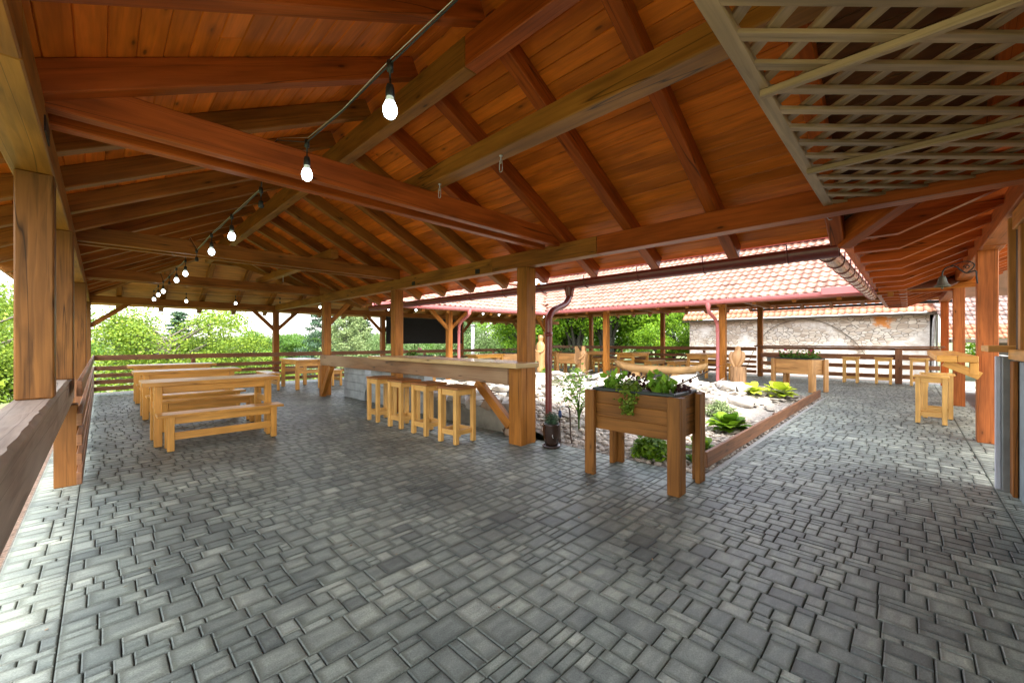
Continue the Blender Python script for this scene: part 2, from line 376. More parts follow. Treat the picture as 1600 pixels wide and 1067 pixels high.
    def build(s, name, mat, parent=None, loc=None):
        me = bpy.data.meshes.new(name); me.from_pydata(s.v, [], s.f)
        ul = me.uv_layers.new(name='UVMap'); flat = [c for f in s.uv for p in f for c in p]
        ul.data.foreach_set('uv', flat)
        me.polygons.foreach_set('use_smooth', s.sm)
        if isinstance(mat, str): mat = M[mat]
        me.materials.append(mat); me.update()
        o = bpy.data.objects.new(name, me); COL.objects.link(o)
        if parent: o.parent = parent
        if loc: o.location = loc
        return o

def tag(o, label=None, cat=None, group=None, kind=None):
    if label: o['label'] = label
    if cat: o['category'] = cat
    if group: o['group'] = group
    if kind: o['kind'] = kind
    return o
def empty(name, loc=(0, 0, 0), rz=0):
    o = bpy.data.objects.new(name, None); COL.objects.link(o); o.location = loc; o.rotation_euler = (0, 0, rz)
    o.empty_display_size = .1; return o
def copy_tree(o, parent=None):
    c = o.copy(); COL.objects.link(c)
    if parent: c.parent = parent
    for ch in list(o.children): copy_tree(ch, c)
    return c
def beamobj(name, p0, p1, w, h, mat, parent, ch=.007, up=(0, 0, 1)):
    return MB().beam(p0, p1, w, h, ch, up).build(name, mat, parent)

# ------------------------------------------------------------ ground
def ground_z(x, y):
    z = -.10
    d = max(0, y - 16.5, -1.2 - x)
    z -= min(3.0, d * .16)
    if x > 17: z = z * 1.0
    return z
def grid(x0, x1, nx, y0, y1, ny, zf):
    V = []; F = []
    xs = x0 if isinstance(x0, list) else [x0 + (x1 - x0) * i / nx for i in range(nx + 1)]
    ys = y0 if isinstance(y0, list) else [y0 + (y1 - y0) * i / ny for i in range(ny + 1)]
    for x in xs:
        for y in ys: V.append((x, y, zf(x, y)))
    n = len(ys)
    for i in range(len(xs) - 1):
        for j in range(n - 1): F.append([i * n + j, (i + 1) * n + j, (i + 1) * n + j + 1, i * n + j + 1])
    return V, F
xs = [-900, -300, -100, -50, -30, -20, -12, -8, -5, -3, -1.2, 4, 9, 17, 20, 26, 34, 50, 90, 200, 900]
ys = [-900, -200, -60, -20, -5, 3, 10, 16.5, 18, 20, 23, 27, 32, 40, 60, 100, 300, 900]
V, F = grid(xs, None, 0, ys, None, 0, ground_z)
tag(MB().add(V, F).build('ground', 'grass'), kind='structure')
tag(MB().box(-.95, -.44, -3, 15.6, -.14, -.03, .002).build('gravel_strip', 'redgravel'), kind='structure')

tag(MB().box(19.12, 22.0, -3, 12, -.12, -.035, .002).box(-.4, 19.1, 15.42, 16.2, -.12, -.035, .002).build('gravel_path', 'gravelbed'), kind='structure')
# paving base and stones
pb = MB()
CX0, CX1, CY0, CY1 = 4.40, 12.62, 1.53, 10.2      # planted courtyard bed
pb.box(-.44, CX0, -3, 15.4, -.12, -.016, .001).box(CX0, 19.1, CY1, 15.4, -.12, -.016, .001)
pb.box(CX1, 19.1, -3, CY1, -.12, -.016, .001).box(CX0, CX1, -3, CY0, -.12, -.016, .001)
tag(pb.build('paving_bed', 'joint'), kind='structure')
pv = MB()
SWAP = [False]
def stone(x0, x1, y0, y1, g=.0020):
    if SWAP[0]: x0, x1, y0, y1 = y0, y1, x0, x1
    if x1 <= x0 or y1 <= y0: return
    cx, cy = (x0 + x1) / 2, (y0 + y1) / 2
    if CX0 < cx < CX1 and CY0 < cy < CY1: return
    if cx * .7133 + cy * .7009 < .25: return
    x0 += g; x1 -= g; y0 += g; y1 -= g
    dz = random.uniform(-.0012, .0012); c = .006; zb = -.02
    tx, ty = random.uniform(-.0015, .0015), random.uniform(-.0015, .0015)
    o = len(pv.v)
    def zz(x, y): return dz + tx * (x - cx) / .1 + ty * (y - cy) / .1
    far = cx * .7133 + cy * .7009 > 6
    q = [(x0, y0), (x1, y0), (x1, y1), (x0, y1)]
    qi = [(x0 + c, y0 + c), (x1 - c, y0 + c), (x1 - c, y1 - c), (x0 + c, y1 - c)]
    rings = [[(x, y, zb) for x, y in q], [(x, y, zz(x, y) - .006) for x, y in q]]
    if not far: 
        c2 = .0025
        rings.append([(x0 + c2, y0 + c2, zz(x0, y0) - .0018), (x1 - c2, y0 + c2, zz(x1, y0) - .0018), (x1 - c2, y1 - c2, zz(x1, y1) - .0018), (x0 + c2, y1 - c2, zz(x0, y1) - .0018)])
    rings.append([(x, y, zz(x, y)) for x, y in qi])
    for rg in rings: pv.v += rg
    n = len(rings); W, H_ = x1 - x0, y1 - y0; mn = max(min(W, H_), .05)
    def U(i):
        p = pv.v[o + i]
        # distance to the nearest edge mapped so that 0 / 1 is the stone's rim
        ex = min(p[0] - x0, x1 - p[0]); ey = min(p[1] - y0, y1 - p[1])
        return ((p[0] - x0) / W, (p[1] - y0) / H_)
    for k in range(n - 1):
        for j in range(4):
            f = [k * 4 + j, k * 4 + (j + 1) % 4, (k + 1) * 4 + (j + 1) % 4, (k + 1) * 4 + j]
            pv.f.append([o + i for i in f]); pv.uv.append([U(i) for i in f]); pv.sm.append(False)
    f = [(n - 1) * 4 + j for j in range(4)]
    pv.f.append([o + i for i in f]); pv.uv.append([U(i) for i in f]); pv.sm.append(False)
def course(x0, x1, y0, y1, u, n):
    x = x0 - random.random() * u * 2; hh = (y1 - y0) / n
    while x < x1 - .005:
        w = random.choice((1.6, 2, 2.4, 2.7, 3, 3, 3.6, 4)) * u
        if x1 - (x + w) < u: w = x1 - x
        a, b_ = max(x, x0), min(x + w, x1); t = random.random()
        if b_ - a > .02:
            if n == 2:
                if t < .28: stone(a, b_, y0, y0 + hh); stone(a, b_, y0 + hh, y1)
                elif t < .40 and b_ - a > 2.6 * u:
                    m_ = a + (b_ - a) * random.choice((.35, .5, .65)); stone(a, m_, y0, y1); stone(m_, b_, y0 + hh, y1); stone(m_, b_, y0, y0 + hh)
                else: stone(a, b_, y0, y1)
            elif n == 3:
                if t < .45: stone(a, b_, y0, y1)
                else:
                    c = y0 + hh * random.choice((1, 2)); m_ = a + (b_ - a) * random.choice((.4, .5, .6))
                    if b_ - a > 3.2 * u: stone(a, m_, y0, c); stone(m_, b_, y0, c)
                    else: stone(a, b_, y0, c)
                    stone(a, b_, c, y1)
            else:
                c = y0 + hh * random.choice((2, 2, 1, 3)); m_ = a + (b_ - a) * random.choice((.35, .5, .6)); d = b_ - a > 2.8 * u
                for p, q in ((y0, c), (c, y1)):
                    if d and random.random() < .45: stone(a, m_, p, q); stone(m_, b_, p, q)
                    else: stone(a, b_, p, q)
        x += w
def pave(x0, x1, y0, y1):
    """square and oblong stones of mixed size packed at random on a fine grid"""
    nx, ny = max(1, round((x1 - x0) / .054)), max(1, round((y1 - y0) / .054))
    ux, uy = (x1 - x0) / nx, (y1 - y0) / ny
    # sideways slip of every course so that cross joints never line up for long
    if (x1 - x0) > 1:
        yy = y0
        while yy < y1 - .02:
            h = random.choice((2, 2, 3, 3, 4)) * uy
            if y1 - (yy + h) < uy * 1.5: h = y1 - yy
            course(x0, x1, yy, yy + h, ux, max(1, round(h / uy))); yy += h
        return
    used = [[False] * ny for _ in range(nx)]
    kinds = [(3, 3), (3, 2), (2, 3), (2, 2), (4, 2), (2, 1), (1, 2), (3, 1), (4, 3)]
    wts = [3, 7, 2.2, 4, 3, 2.6, 1.2, 2, 2]
    for ji in range(nx * ny):
            i, j = (ji // ny, ji % ny) if x1 - x0 < 1 else (ji % nx, ji // nx)
            if used[i][j]: continue
            for a, b_ in random.choices(kinds, wts, k=3) + [(2, 2), (2, 1), (1, 2), (1, 1)]:
                if i + a <= nx and j + b_ <= ny and not any(used[p][q] for p in range(i, i + a) for q in range(j, j + b_)): break
            for p in range(i, i + a):
                for q in range(j, j + b_): used[p][q] = True
            stone(x0 + i * ux, x0 + (i + a) * ux, y0 + j * uy, y0 + (j + b_) * uy)
pave(-.43, -.14, -1.2, 15.35)
pave(-.14, 1.62, -.58, 1.53)
SWAP[0] = True; pave(-.58, 1.53, 1.62, 19.05); SWAP[0] = False
pave(-.14, 4.40, 1.53, 15.35)
pave(4.40, 12.62, 10.2, 15.35)
SWAP[0] = True; pave(1.53, 15.35, 12.62, 19.05); pave(-1.6, -.58, 3.5, 19.05); SWAP[0] = False
tag(pv.build('paving', 'paver'), kind='structure')
tag(MB().box(4.40, 12.62, 1.475, 1.528, -.1, .006, .002).build('kerb', 'kerb'), kind='structure')

# courtyard bed: mounded gravel
def sstep(a, b_, x):
    t = max(0, min(1, (x - a) / (b_ - a))); return t * t * (3 - 2 * t)
def bed_z(x, y):
    h = .32 * sstep(3.2, 4.8, y + .25 * (x - 4.4)) * (1 - sstep(10.5, 12.6, x) * .8) * (1 - .8 * sstep(8.8, 10.2, y))
    h *= sstep(1.55, 3.2, y) * .35 + .65
    px_, py_ = (x - 9.3) / 1.5, (y - 7.0) / 1.7
    q = px_ * px_ + py_ * py_
    if q < 1: h -= .30 * (1 - q) ** .5
    return h - .012 + .018 * noise.noise(Vector((x * 2, y * 2, 0)))
V, F = grid(CX0, CX1, 82, CY0, CY1, 86, bed_z)
tag(MB().add(V, F).build('gravel_bed', 'gravelbed'), kind='structure')
wv = [(9.3 + 1.42 * math.cos(a) * (1 + .08 * math.sin(3 * a)), 7.0 + 1.6 * math.sin(a), .20) for a in [2 * math.pi * i / 40 for i in range(40)]]
tag(MB().add(wv, [list(range(40))]).build('pond_water', 'water'), kind='structure')

# pebbles (uncountable)
ico = bmesh.new(); bmesh.ops.create_icosphere(ico, subdivisions=1, radius=1)
IV = [v.co.copy() for v in ico.verts]; IF = [[v.index for v in f.verts] for f in ico.faces]; ico.free()
pe = MB()
def pebble(x, y, r_):
    sx, sy, sz = r_ * random.uniform(.8, 1.5), r_ * random.uniform(.7, 1.1), r_ * random.uniform(.4, .7)
    a = random.uniform(0, 3.14); ca, sa = math.cos(a), math.sin(a); z = bed_z(x, y) + sz * .6
    V = []
    for v in IV:
        k = 1 + .18 * noise.noise(v * 1.3 + Vector((x * 9, y * 9, 0)))
        px_, py_ = v.x * sx * k, v.y * sy * k
        V.append((x + px_ * ca - py_ * sa, y + px_ * sa + py_ * ca, z + v.z * sz * k))
    pe.add(V, IF, None, True)
for i in range(3600):
    x, y = random.uniform(4.43, 8.2), random.uniform(1.58, 4.6)
    if random.random() < (x - 4.4) * .14: continue
    pebble(x, y, random.choice((.022, .03, .035, .045)))
for i in range(900):
    x, y = random.uniform(4.45, 12.4), random.uniform(1.54, 1.9)
    pebble(x, y, random.choice((.02, .03, .04)))
for i in range(900):
    x, y = random.uniform(4.6, 12.3), random.uniform(3.5, 9.5)
    if ((x - 9.3) / 1.4) ** 2 + ((y - 7) / 1.6) ** 2 < 1: continue
    pebble(x, y, random.choice((.03, .045, .06)))
tag(pe.build('pebbles', 'pebble'), 'rounded pale pebbles filling the courtyard bed', 'pebbles', kind='stuff')

# rubble of small flat stones (uncountable)
rs = MB()
for i in range(620):
    if i < 420: x, y = random.uniform(4.6, 12.4), random.uniform(2.6, 9.9)
    else: x, y = random.uniform(6.5, 12.3), random.uniform(1.9, 4.8)
    if ((x - 9.3) / 1.45) ** 2 + ((y - 7) / 1.65) ** 2 < 1 or (x < 6 and y < 3.3): continue
    bm = bmesh.new(); q = random.uniform(.07, .2); qx, qy, qz = q, q * random.uniform(.55, .9), q * random.uniform(.22, .5)
    for k in range(12):
        v = Vector((random.gauss(0, 1), random.gauss(0, 1), random.gauss(0, 1))).normalized(); bm.verts.new((v.x * qx, v.y * qy, max(-.6, min(.55, v.z)) * qz))
    r_ = bmesh.ops.convex_hull(bm, input=bm.verts); bm.verts.index_update()
    rm = Matrix.Rotation(random.uniform(0, 6.28), 4, 'Z') @ Matrix.Rotation(random.uniform(-.25, .25), 4, 'X'); bz = bed_z(x, y) + qz * .5
    used_ = sorted({v.index for f in bm.faces for v in f.verts}); mp_ = {a: b_ for b_, a in enumerate(used_)}; bm.verts.ensure_lookup_table()
    rs.add([tuple(rm @ bm.verts[a].co + Vector((x, y, bz))) for a in used_], [[mp_[v.index] for v in f.verts] for f in bm.faces]); bm.free()
tag(rs.build('rubble_stones', 'rubble'), 'flat beige and grey rubble stones strewn over the courtyard bed', 'stones', kind='stuff')

# boulders
def rock(x, y, sx, sy, sz, mat, label, group, z=None, a=None):
    bm = bmesh.new()
    for i in range(26):
        v = Vector((random.gauss(0, 1), random.gauss(0, 1), random.gauss(0, 1))).normalized()
        v = Vector((max(-.8, min(.8, v.x)), max(-.8, min(.8, v.y)), max(-.75, min(.62, v.z))))
        bm.verts.new((v.x * sx, v.y * sy, v.z * sz))
    r_ = bmesh.ops.convex_hull(bm, input=bm.verts)
    bmesh.ops.delete(bm, geom=[g for g in r_['geom_interior'] if isinstance(g, bmesh.types.BMVert)], context='VERTS')
    bmesh.ops.bevel(bm, geom=bm.edges[:], offset=min(sx, sy, sz) * .14, segments=2, affect='EDGES', profile=.6)
    me = bpy.data.meshes.new('rock')
    for v in bm.verts: v.co *= 1 + .10 * noise.noise(v.co * 4 + Vector((x, y, 0)))
    for f in bm.faces: f.smooth = True
    bm.to_mesh(me); bm.free(); me.materials.append(M[mat])
    o = bpy.data.objects.new('rock', me); COL.objects.link(o)
    o.location = (x, y, (bed_z(x, y) if z is None else z) + sz * .35); o.rotation_euler = (random.uniform(-.12, .12), random.uniform(-.12, .12), random.uniform(0, 6.28) if a is None else a)
    return tag(o, label, 'rock', group)
for i in range(15):       # ring round the pond
    a = 2 * math.pi * i / 15 + random.uniform(-.1, .1)
    rock(9.3 + 1.65 * math.cos(a), 7.0 + 1.85 * math.sin(a), random.uniform(.3, .5), random.uniform(.22, .34), random.uniform(.08, .13), 'rock', 'pale flat rock in the ring round the small pond', 'rocks ringing the pond')
for x, y in ((4.7, 4.6), (4.65, 5.3), (5.3, 5.0), (5.1, 5.9), (5.9, 5.6), (6.6, 5.2), (6.2, 6.4), (5.4, 6.9), (7.0, 6.3), (5.2, 7.9), (6.3, 7.6), (5.6, 8.8), (7.3, 7.3), (6.9, 8.8), (7.5, 5.1), (8.2, 9.3)):
    rock(x, y, random.uniform(.26, .48), random.uniform(.2, .34), random.uniform(.10, .2), 'rock', 'sunlit pale rock heaped behind the bar', 'rocks heaped behind the bar')
for x, y in ((11.0, 9.3), (11.9, 8.7), (12.2, 7.6), (12.1, 6.6), (12.3, 5.7), (11.9, 4.9), (11.3, 8.2), (11.6, 7.1), (10.2, 9.4)):
    rock(x, y, random.uniform(.4, .65), random.uniform(.28, .4), random.uniform(.06, .09), 'rock', 'large pale rock along the far edge of the bed', 'rocks along the far edge of the bed')
for x, y, s in ((6.9, 3.9, .34), (7.6, 3.3, .42), (8.5, 3.9, .5), (8.6, 2.9, .45), (9.6, 3.6, .55), (9.4, 2.6, .42), (10.4, 2.9, .5), (10.7, 4.2, .5), (11.4, 3.5, .42), (11.3, 2.4, .4), (7.9, 4.6, .4), (9.6, 4.9, .4), (5.9, 4.1, .26), (8.0, 2.3, .3)):
    rock(x, y, s, s * .7, s * random.uniform(.3, .5), 'rock', 'angular pale rock between the low board and the pond', 'rocks between the low board and the pond')
rock(10.9, 3.1, .4, .22, .12, 'rockbrown', 'flat brown rock among white ones in front of the bird carving', None)
rock(6.0, 3.35, .30, .2, .10, 'rock', 'lone grey flat rock among the pebbles behind the planter box', None)

ORD = 'first second third fourth fifth sixth seventh eighth ninth tenth eleventh twelfth thirteenth fourteenth fifteenth sixteenth'.split()
def order_labels(group, text):
    obs = [o for o in COL.objects if o.get('group') == group]
    key = lambda o: (o.location.x * .7009 - o.location.y * .7133) / (o.location.x * .7133 + o.location.y * .7009)
    for i, o in enumerate(sorted(obs, key=key)): o['label'] = text % (('leftmost', 'rightmost')[i > 0] if i in (0, len(obs) - 1) else ORD[i] + ' from the left')
order_labels('rocks ringing the pond', 'pale flat rock on the pond rim, %s')
order_labels('rocks heaped behind the bar', 'pale sunlit rock heaped behind the bar, %s')
order_labels('rocks along the far edge of the bed', 'large pale rock by the far edge of the bed, %s')
order_labels('rocks between the low board and the pond', 'angular rock between low board and pond, %s')

# low board edging
t = empty('edging_board', (4.6, 1.58, 0)); tag(t, 'long low brown board edging the gravel bed', 'board')
MB().box(0, 7.88, -.022, .022, .03, .20).build('board', 'rail', t)
for x in (3.6, 7.8): MB().box(x - .05, x + .05, .02, .11, -.1, .16).build('stake', 'rail', t)

# ------------------------------------------------------------ the pavilion
PAV = empty('timber_pavilion'); tag(PAV, 'open brown timber pavilion with clay tiled roof round the courtyard', 'pavilion')
SL = .505
def zu(x):              # underside of the near wing's rafters
    return 2.62 + SL * (2.15 - abs(x - 1.95))
RH, RW = .16, .11
cs = 1 / math.sqrt(1 + SL * SL)
# posts
def post(x, y, w, z1, mat='post', z0=0.0, d=None):
    d = d or w
    o = MB().box(x - w / 2, x + w / 2, y - d / 2, y + d / 2, z0, z1, .008).build('post', mat, PAV); return o
for x, y, w, z0 in ((-.28, 3.83, .16, 1.052), (-.262, 5.6, .17, 1.052), (-.262, 10.3, .17, 0), (-.262, 15.13, .17, 0)):
    post(x, y, w, 2.42, 'oldpost', z0)
post(-.235, 5.86, .16, .788, 'oldpost')
for y, w in ((3.80, .19), (7.30, .18), (10.90, .18)): post(4.15, y, w, 2.42)
for x in (4.12, 7.98, 12.0, 16.2): post(x, 15.17, .17, 2.42, 'brown')
post(18.7, 15.17, .17, 2.5, 'brown')
for x in (8.1,): post(x, 10.88, .17, 2.42)
for y in (10.88, 8.0, 4.0): post(13.12, y, .18, 2.52)
for y in (12.35, 8.35, 4.3, -.8): post(18.72, y, .18, 2.83, 'brown' if y > 0 else 'red')
for x, w in ((8.62, .195), (13.10, .18)): post(x, -.77, w, 2.66, 'redpost')
post(17.0, -1.6, .2, 2.7, 'redpost')
# plates
P_ = lambda n, p0, p1, w, h, mat: beamobj(n, p0, p1, w, h, mat, PAV)
P_('plate_beam', (-.29, -4, 2.525), (-.29, 2.3, 2.525), .18, .21, 'brown')
P_('plate_beam', (-.29, 2.3, 2.525), (-.29, 15.3, 2.525), .18, .21, 'olive')
P_('plate_beam', (4.13, -4, 2.525), (4.13, 2.6, 2.525), .16, .21, 'red')
P_('plate_beam', (4.13, 2.6, 2.525), (4.13, 4.4, 2.525), .16, .21, 'brown')
P_('plate_beam', (4.132, 4.4, 2.525), (4.132, 11.0, 2.525), .16, .21, 'olive')
P_('plate_beam', (-.2, 15.17, 2.505), (19.4, 15.17, 2.505), .16, .19, 'brown')
P_('plate_beam', (4.22, 10.87, 2.525), (13.0, 10.87, 2.525), .16, .20, 'olive')
P_('plate_beam', (13.12, 11.0, 2.62), (13.12, .1, 2.62), .16, .20, 'brown')
P_('plate_beam', (18.72, 15.1, 2.93), (18.72, -1.0, 2.93), .16, .20, 'brown')
P_('plate_beam', (4.4, -.80, 2.78), (19.2, -.80, 2.78), .22, .24, 'redpost')
P_('cross_beam', (11.9, .10, 2.60), (18.6, .10, 2.60), .14, .18, 'red')
P_('cross_beam', (13.12, .1, 2.60), (13.12, -.7, 2.60), .14, .18, 'red')
for x in (8.64, 13.13): P_('bracket', (x - .45, -.80, 2.685), (x + .45, -.80, 2.685), .2, .07, 'redpost')
# ridge
P_('ridge_beam', (1.95, -4, 3.55), (1.95, 2.35, 3.55), .12, .24, 'red')
P_('ridge_beam', (1.95, 2.35, 3.55), (1.95, 13.0, 3.55), .12, .24, 'olive')
P_('ridge_beam', (1.95, 13.02, 3.55), (16.0, 13.02, 3.55), .12, .24, 'olive')
P_('ridge_beam', (15.9, 12.9, 4.26), (15.9, -3.0, 4.26), .12, .22, 'brown')
# tie beams in pairs
for y, mt in ((-.9, 'red'), (3.18, 'red'), (7.05, 'brown'), (10.95, 'brown')):
    for k, dy in enumerate((0, .24)):
        P_('tie_beam', (-.34, y + dy, 2.69), (4.05 if dy == 0 else 4.05, y + dy, 2.69), .09, .19, mt)
for x, mt in ((8.1, 'brown'),):
    P_('tie_beam', (x, 10.9, 2.69), (x, 15.1, 2.69), .12, .19, mt)
P_('tie_beam', (4.13, 11.05, 2.52), (4.13, 15.05, 2.52), .14, .19, 'olive')
for y in (4.0, 8.0): P_('tie_beam', (13.1, y, 2.80), (18.7, y, 2.80), .12, .18, 'brown')
# hanger beams lying on the ties
P_('hanger_beam', (2.10, -1.4, 2.86), (2.10, 3.62, 2.86), .15, .14, 'olive')
P_('hanger_beam', (2.72, 6.8, 2.86), (2.72, 11.4, 2.86), .13, .14, 'olive')
# rafters of the near wing
def rafter_pts(x0, x1, y):
    o = RH / 2 / cs
    return (x0, y, zu(x0) + o), (x1, y, zu(x1) + o)
k = 0
for i in range(-5, 18):
    y = .50 + .875 * i
    if y > 15.6: break
    near = y < 4.3
    yl = 14.97 - y
    # right slope: from ridge to eave, cut off by the valley
    xr0 = 1.99; xr1 = min(4.80, 14.97 - y, 4.80 + min(0, y - .42))
    if xr1 > 2.3: a, b_ = rafter_pts(xr0, xr1, y - .03); P_('rafter', a, b_, RW, RH, 'red' if near else ('olive' if i % 3 else 'brown'))
    xl1 = 1.91 if y < 13.0 else 14.97 - y
    xl0 = -.90
    if xl1 > xl0 + .3: a, b_ = rafter_pts(xl1, xl0, y - .03); P_('rafter', a, b_, RW, RH, 'red' if y < 3.9 else 'brown')
# far wing rafters
def zfu(y): return zu(1.95 + (y - 13.02))
o_ = RH / 2 / cs
for i in range(0, 20):
    x = .35 + .9 * i
    if x > 18: break
    y0 = 13.07 if x > 1.95 else 14.97 - x
    if y0 < 15.6: P_('rafter', (x, y0, zfu(y0) + o_), (x, 15.88, zfu(15.88) + o_), RW, RH, 'brown' if i % 2 else 'olive')
    if 2.4 < x < 15.2:
        ye = max(10.17, 14.97 - x)
        if x > 12.4: ye = max(ye, 10.15 + (x - 12.3) * .8)
        if ye < 12.6: P_('rafter', (x, 12.97, zfu(12.97) + o_), (x, ye, zfu(ye) + o_), RW, RH, 'olive')
P_('hip_rafter', (1.95, 13.02, zu(1.95) + .02), (-.9, 15.87, zu(-.9) + .08), .12, .2, 'brown')
P_('valley_rafter', (1.95, 13.02, zu(1.95) + .02), (4.8, 10.17, zu(4.8) + .08), .12, .2, 'olive')
# opposite wing rafters
SO = .56
def zo(x): return 4.37 - (SO if x < 15.9 else .48) * abs(x - 15.9)
for i in range(0, 17):
    y = .3 + .9 * i
    if y > 14.5: break
    for s in (-1, 1):
        lim = 12.40 if s < 0 else 19.45
        if s < 0 and y > 10.2: lim = 12.3 + (y - 10.15) / .8
        if s < 0 and lim > 15.4: continue
        P_('rafter', (15.9 + .05 * s, y, zo(15.9) + .05), (lim, y, zo(lim) + .05), .10, .14, 'brown')
# right wing rafters: level tail, then rising to the wall plate
for i in range(0, 16):
    x = 5.62 + .885 * i
    if x > 18.8: break
    zt = 2.48
    prof = [(.48, zt), (.08, zt), (-1.9, zt + .43 * 1.98), (-1.9, zt + .43 * 1.98 + .17), (.48, zt + .08)]
    V = [(x - .05, a, c) for a, c in prof] + [(x + .05, a, c) for a, c in prof]
    F = [[0, 1, 2, 3, 4][::-1], [5, 6, 7, 8, 9]] + [[j, (j + 1) % 5, (j + 1) % 5 + 5, j + 5] for j in range(5)]
    ru = random.uniform(0, 40)
    MB().add(V, F, lambda i_, f, V=V, ru=ru: (V[i_][1] + ru, V[i_][2] + V[i_][0])).build('rafter', 'red', PAV)
P_('valley_rafter', (4.82, .45, zu(4.82) + .09), (2.0, -2.4, zu(2.0) + .06), .12, .2, 'red')
P_('fascia_board', (4.95, .50, 2.63), (12.3, .50, 2.63), .022, .12, 'red')

# ceiling boards: each wing one part
def boards(rows, name, mat, parent=PAV):
    """rows: list of ((a),(b)) centre lines, width, thickness, up"""
    mb = MB()
    for a, b_, w, up in rows:
        a = Vector(a); b_ = Vector(b_); L = (b_ - a).length; n = max(1, int(L / 3.7)); s0 = random.uniform(0, .5) if n > 1 else 0
        cuts = [0] + [(j + s0) / n for j in range(1, n)] + [1]
        for c0, c1 in zip(cuts, cuts[1:]): mb.beam(a.lerp(b_, c0), a.lerp(b_, c1), w, .022, .006, up)
    return mb.build(name, mat, parent)
bw = .128
def slope_rows(side, x_from, x_to, yA, yend):
    rows = []; n = int(abs(x_to - x_from) / (bw * cs)); 
    for j in range(n + 1):
        x = x_from + (x_to - x_from) * (j + .5) / (n + 1)
        z = zu(x) + RH / cs + .012
        s = 1 if x > 1.95 else -1
        up = Vector((SL * s, 0, 1)).normalized()
        ye = yend(x)
        if ye > yA + .2: rows.append(((x, yA, z), (x, ye, z), bw - .0035, up))
    return rows
ye = lambda x: 14.97 - x
boards(slope_rows(1, 1.95, 4.90, .55, ye), 'ceiling_boards', 'deck')
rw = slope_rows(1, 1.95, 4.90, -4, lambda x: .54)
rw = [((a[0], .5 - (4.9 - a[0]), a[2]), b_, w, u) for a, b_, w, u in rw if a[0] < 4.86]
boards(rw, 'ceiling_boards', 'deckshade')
boards(slope_rows(-1, -1.0, 1.95, -4, ye), 'ceiling_boards', 'deck')
def far_rows(y_from, y_to, xs_, xe_):
    rows = []; n = int(abs(y_to - y_from) / (bw * cs))
    for j in range(n + 1):
        y = y_from + (y_to - y_from) * (j + .5) / (n + 1); z = zfu(y) + RH / cs + .012
        s = 1 if y > 13.02 else -1
        rows.append(((xs_(y), y, z), (xe_(y), y, z), bw - .0035, Vector((0, SL * s, 1)).normalized()))
    return rows
boards(far_rows(13.02, 15.97, lambda y: 14.97 - y, lambda y: 19.4), 'ceiling_boards', 'decktan')
boards(far_rows(10.12, 13.02, lambda y: 14.97 - y, lambda y: 12.3 + (y - 10.15) * 1.25), 'ceiling_boards', 'decktan')
rows = []
for s in (-1, 1):
    n = 26
    for j in range(n):
        x = 15.9 + s * (j + .5) / n * 3.6; z = zo(x) + .05 + .07 * 1.1 + .02
        y1 = 10.15 + (x - 12.3) * .8 if s < 0 else 13.02 + (x - 15.9) * .8
        rows.append(((x, -1.0, z), (x, y1, z), .145, Vector(((SO if s < 0 else .48) * s, 0, 1)).normalized()))
boards(rows, 'ceiling_boards', 'deckbrown')
rows = []
for j in range(30):
    y = .52 - j * .13; z = (2.575 if y > 9 else 2.48 + .43 * max(0, .08 - y) + .17 + .02) if y < .08 else 2.48 + .10 + .09 * (.48 - y) / .4
    z = 2.48 + .185 + .43 * (.08 - y) if y < .08 else 2.58 + (.48 - y) * .21
    rows.append(((4.88 - (.5 - y) if y < .5 else 4.9, y, z + .012), (19.0, y, z + .012), .14, Vector((0, -.40 * -1, 1)).normalized()))
boards(rows, 'ceiling_boards', 'red')

# roof covering
def tiles(mb, org, across, upslope, nrm, ncol, nrow, inside, cw=.20, rl=.33):
    """double-bulged pantiles laid as real curved sheets; across/upslope/nrm unit vectors"""
    pr = [(0, .0), (.12, .022), (.3, .036), (.48, .022), (.6, .004), (.8, -.004), (1.0, .0)]
    org, A, U, Nn = Vector(org), Vector(across), Vector(upslope), Vector(nrm)
    for i in range(ncol):
        for j in range(nrow):
            if not inside((i + .5) * cw, (j + .5) * rl): continue
            V = []; jit = random.uniform(-.004, .004)
            for (u, h) in pr:
                for (v, lift) in ((0, .030), (1.08, .0)):
                    V.append(org + A * ((i + u * 1.02) * cw) + U * ((j + v) * rl) + Nn * (h + lift + jit))
            for (u, h) in pr: V.append(org + A * ((i + u * 1.02) * cw) + U * (j * rl) + Nn * (h + .012 + jit))
            n = len(pr); F = [[2 * q, 2 * q + 2, 2 * q + 3, 2 * q + 1] for q in range(n - 1)] + [[2 * n + q, 2 * n + q + 1, 2 * q + 2, 2 * q] for q in range(n - 1)]
            mb.add(V, F, None, True)
    return mb
# opposite wing, courtyard slope
cso = 1 / math.sqrt(1 + SO * SO); tb = MB()
zt0 = zo(12.35) + .20
tiles(tb, (12.33, 12.9, zt0), (0, -1, 0), Vector((1, 0, SO)).normalized(), Vector((-SO, 0, 1)).normalized(), 62, 13,
      lambda u, v: (12.9 - u) < 10.15 + (v * cso) * .80 + .1 and (12.9 - u) > .5 - (v * cso))
tb.build('roof_tiles', 'tile', PAV)
tb = MB()
tiles(tb, (4.9, 10.12, zfu(10.12) + .24), (1, 0, 0), Vector((0, 1, SL)).normalized(), Vector((0, -SL, 1)).normalized(), 52, 10,
      lambda u, v: 4.9 + u > 4.85 - v * cs and 4.9 + u < 12.35 + v * cs * 1.25)
tb.build('roof_tiles', 'tile', PAV)
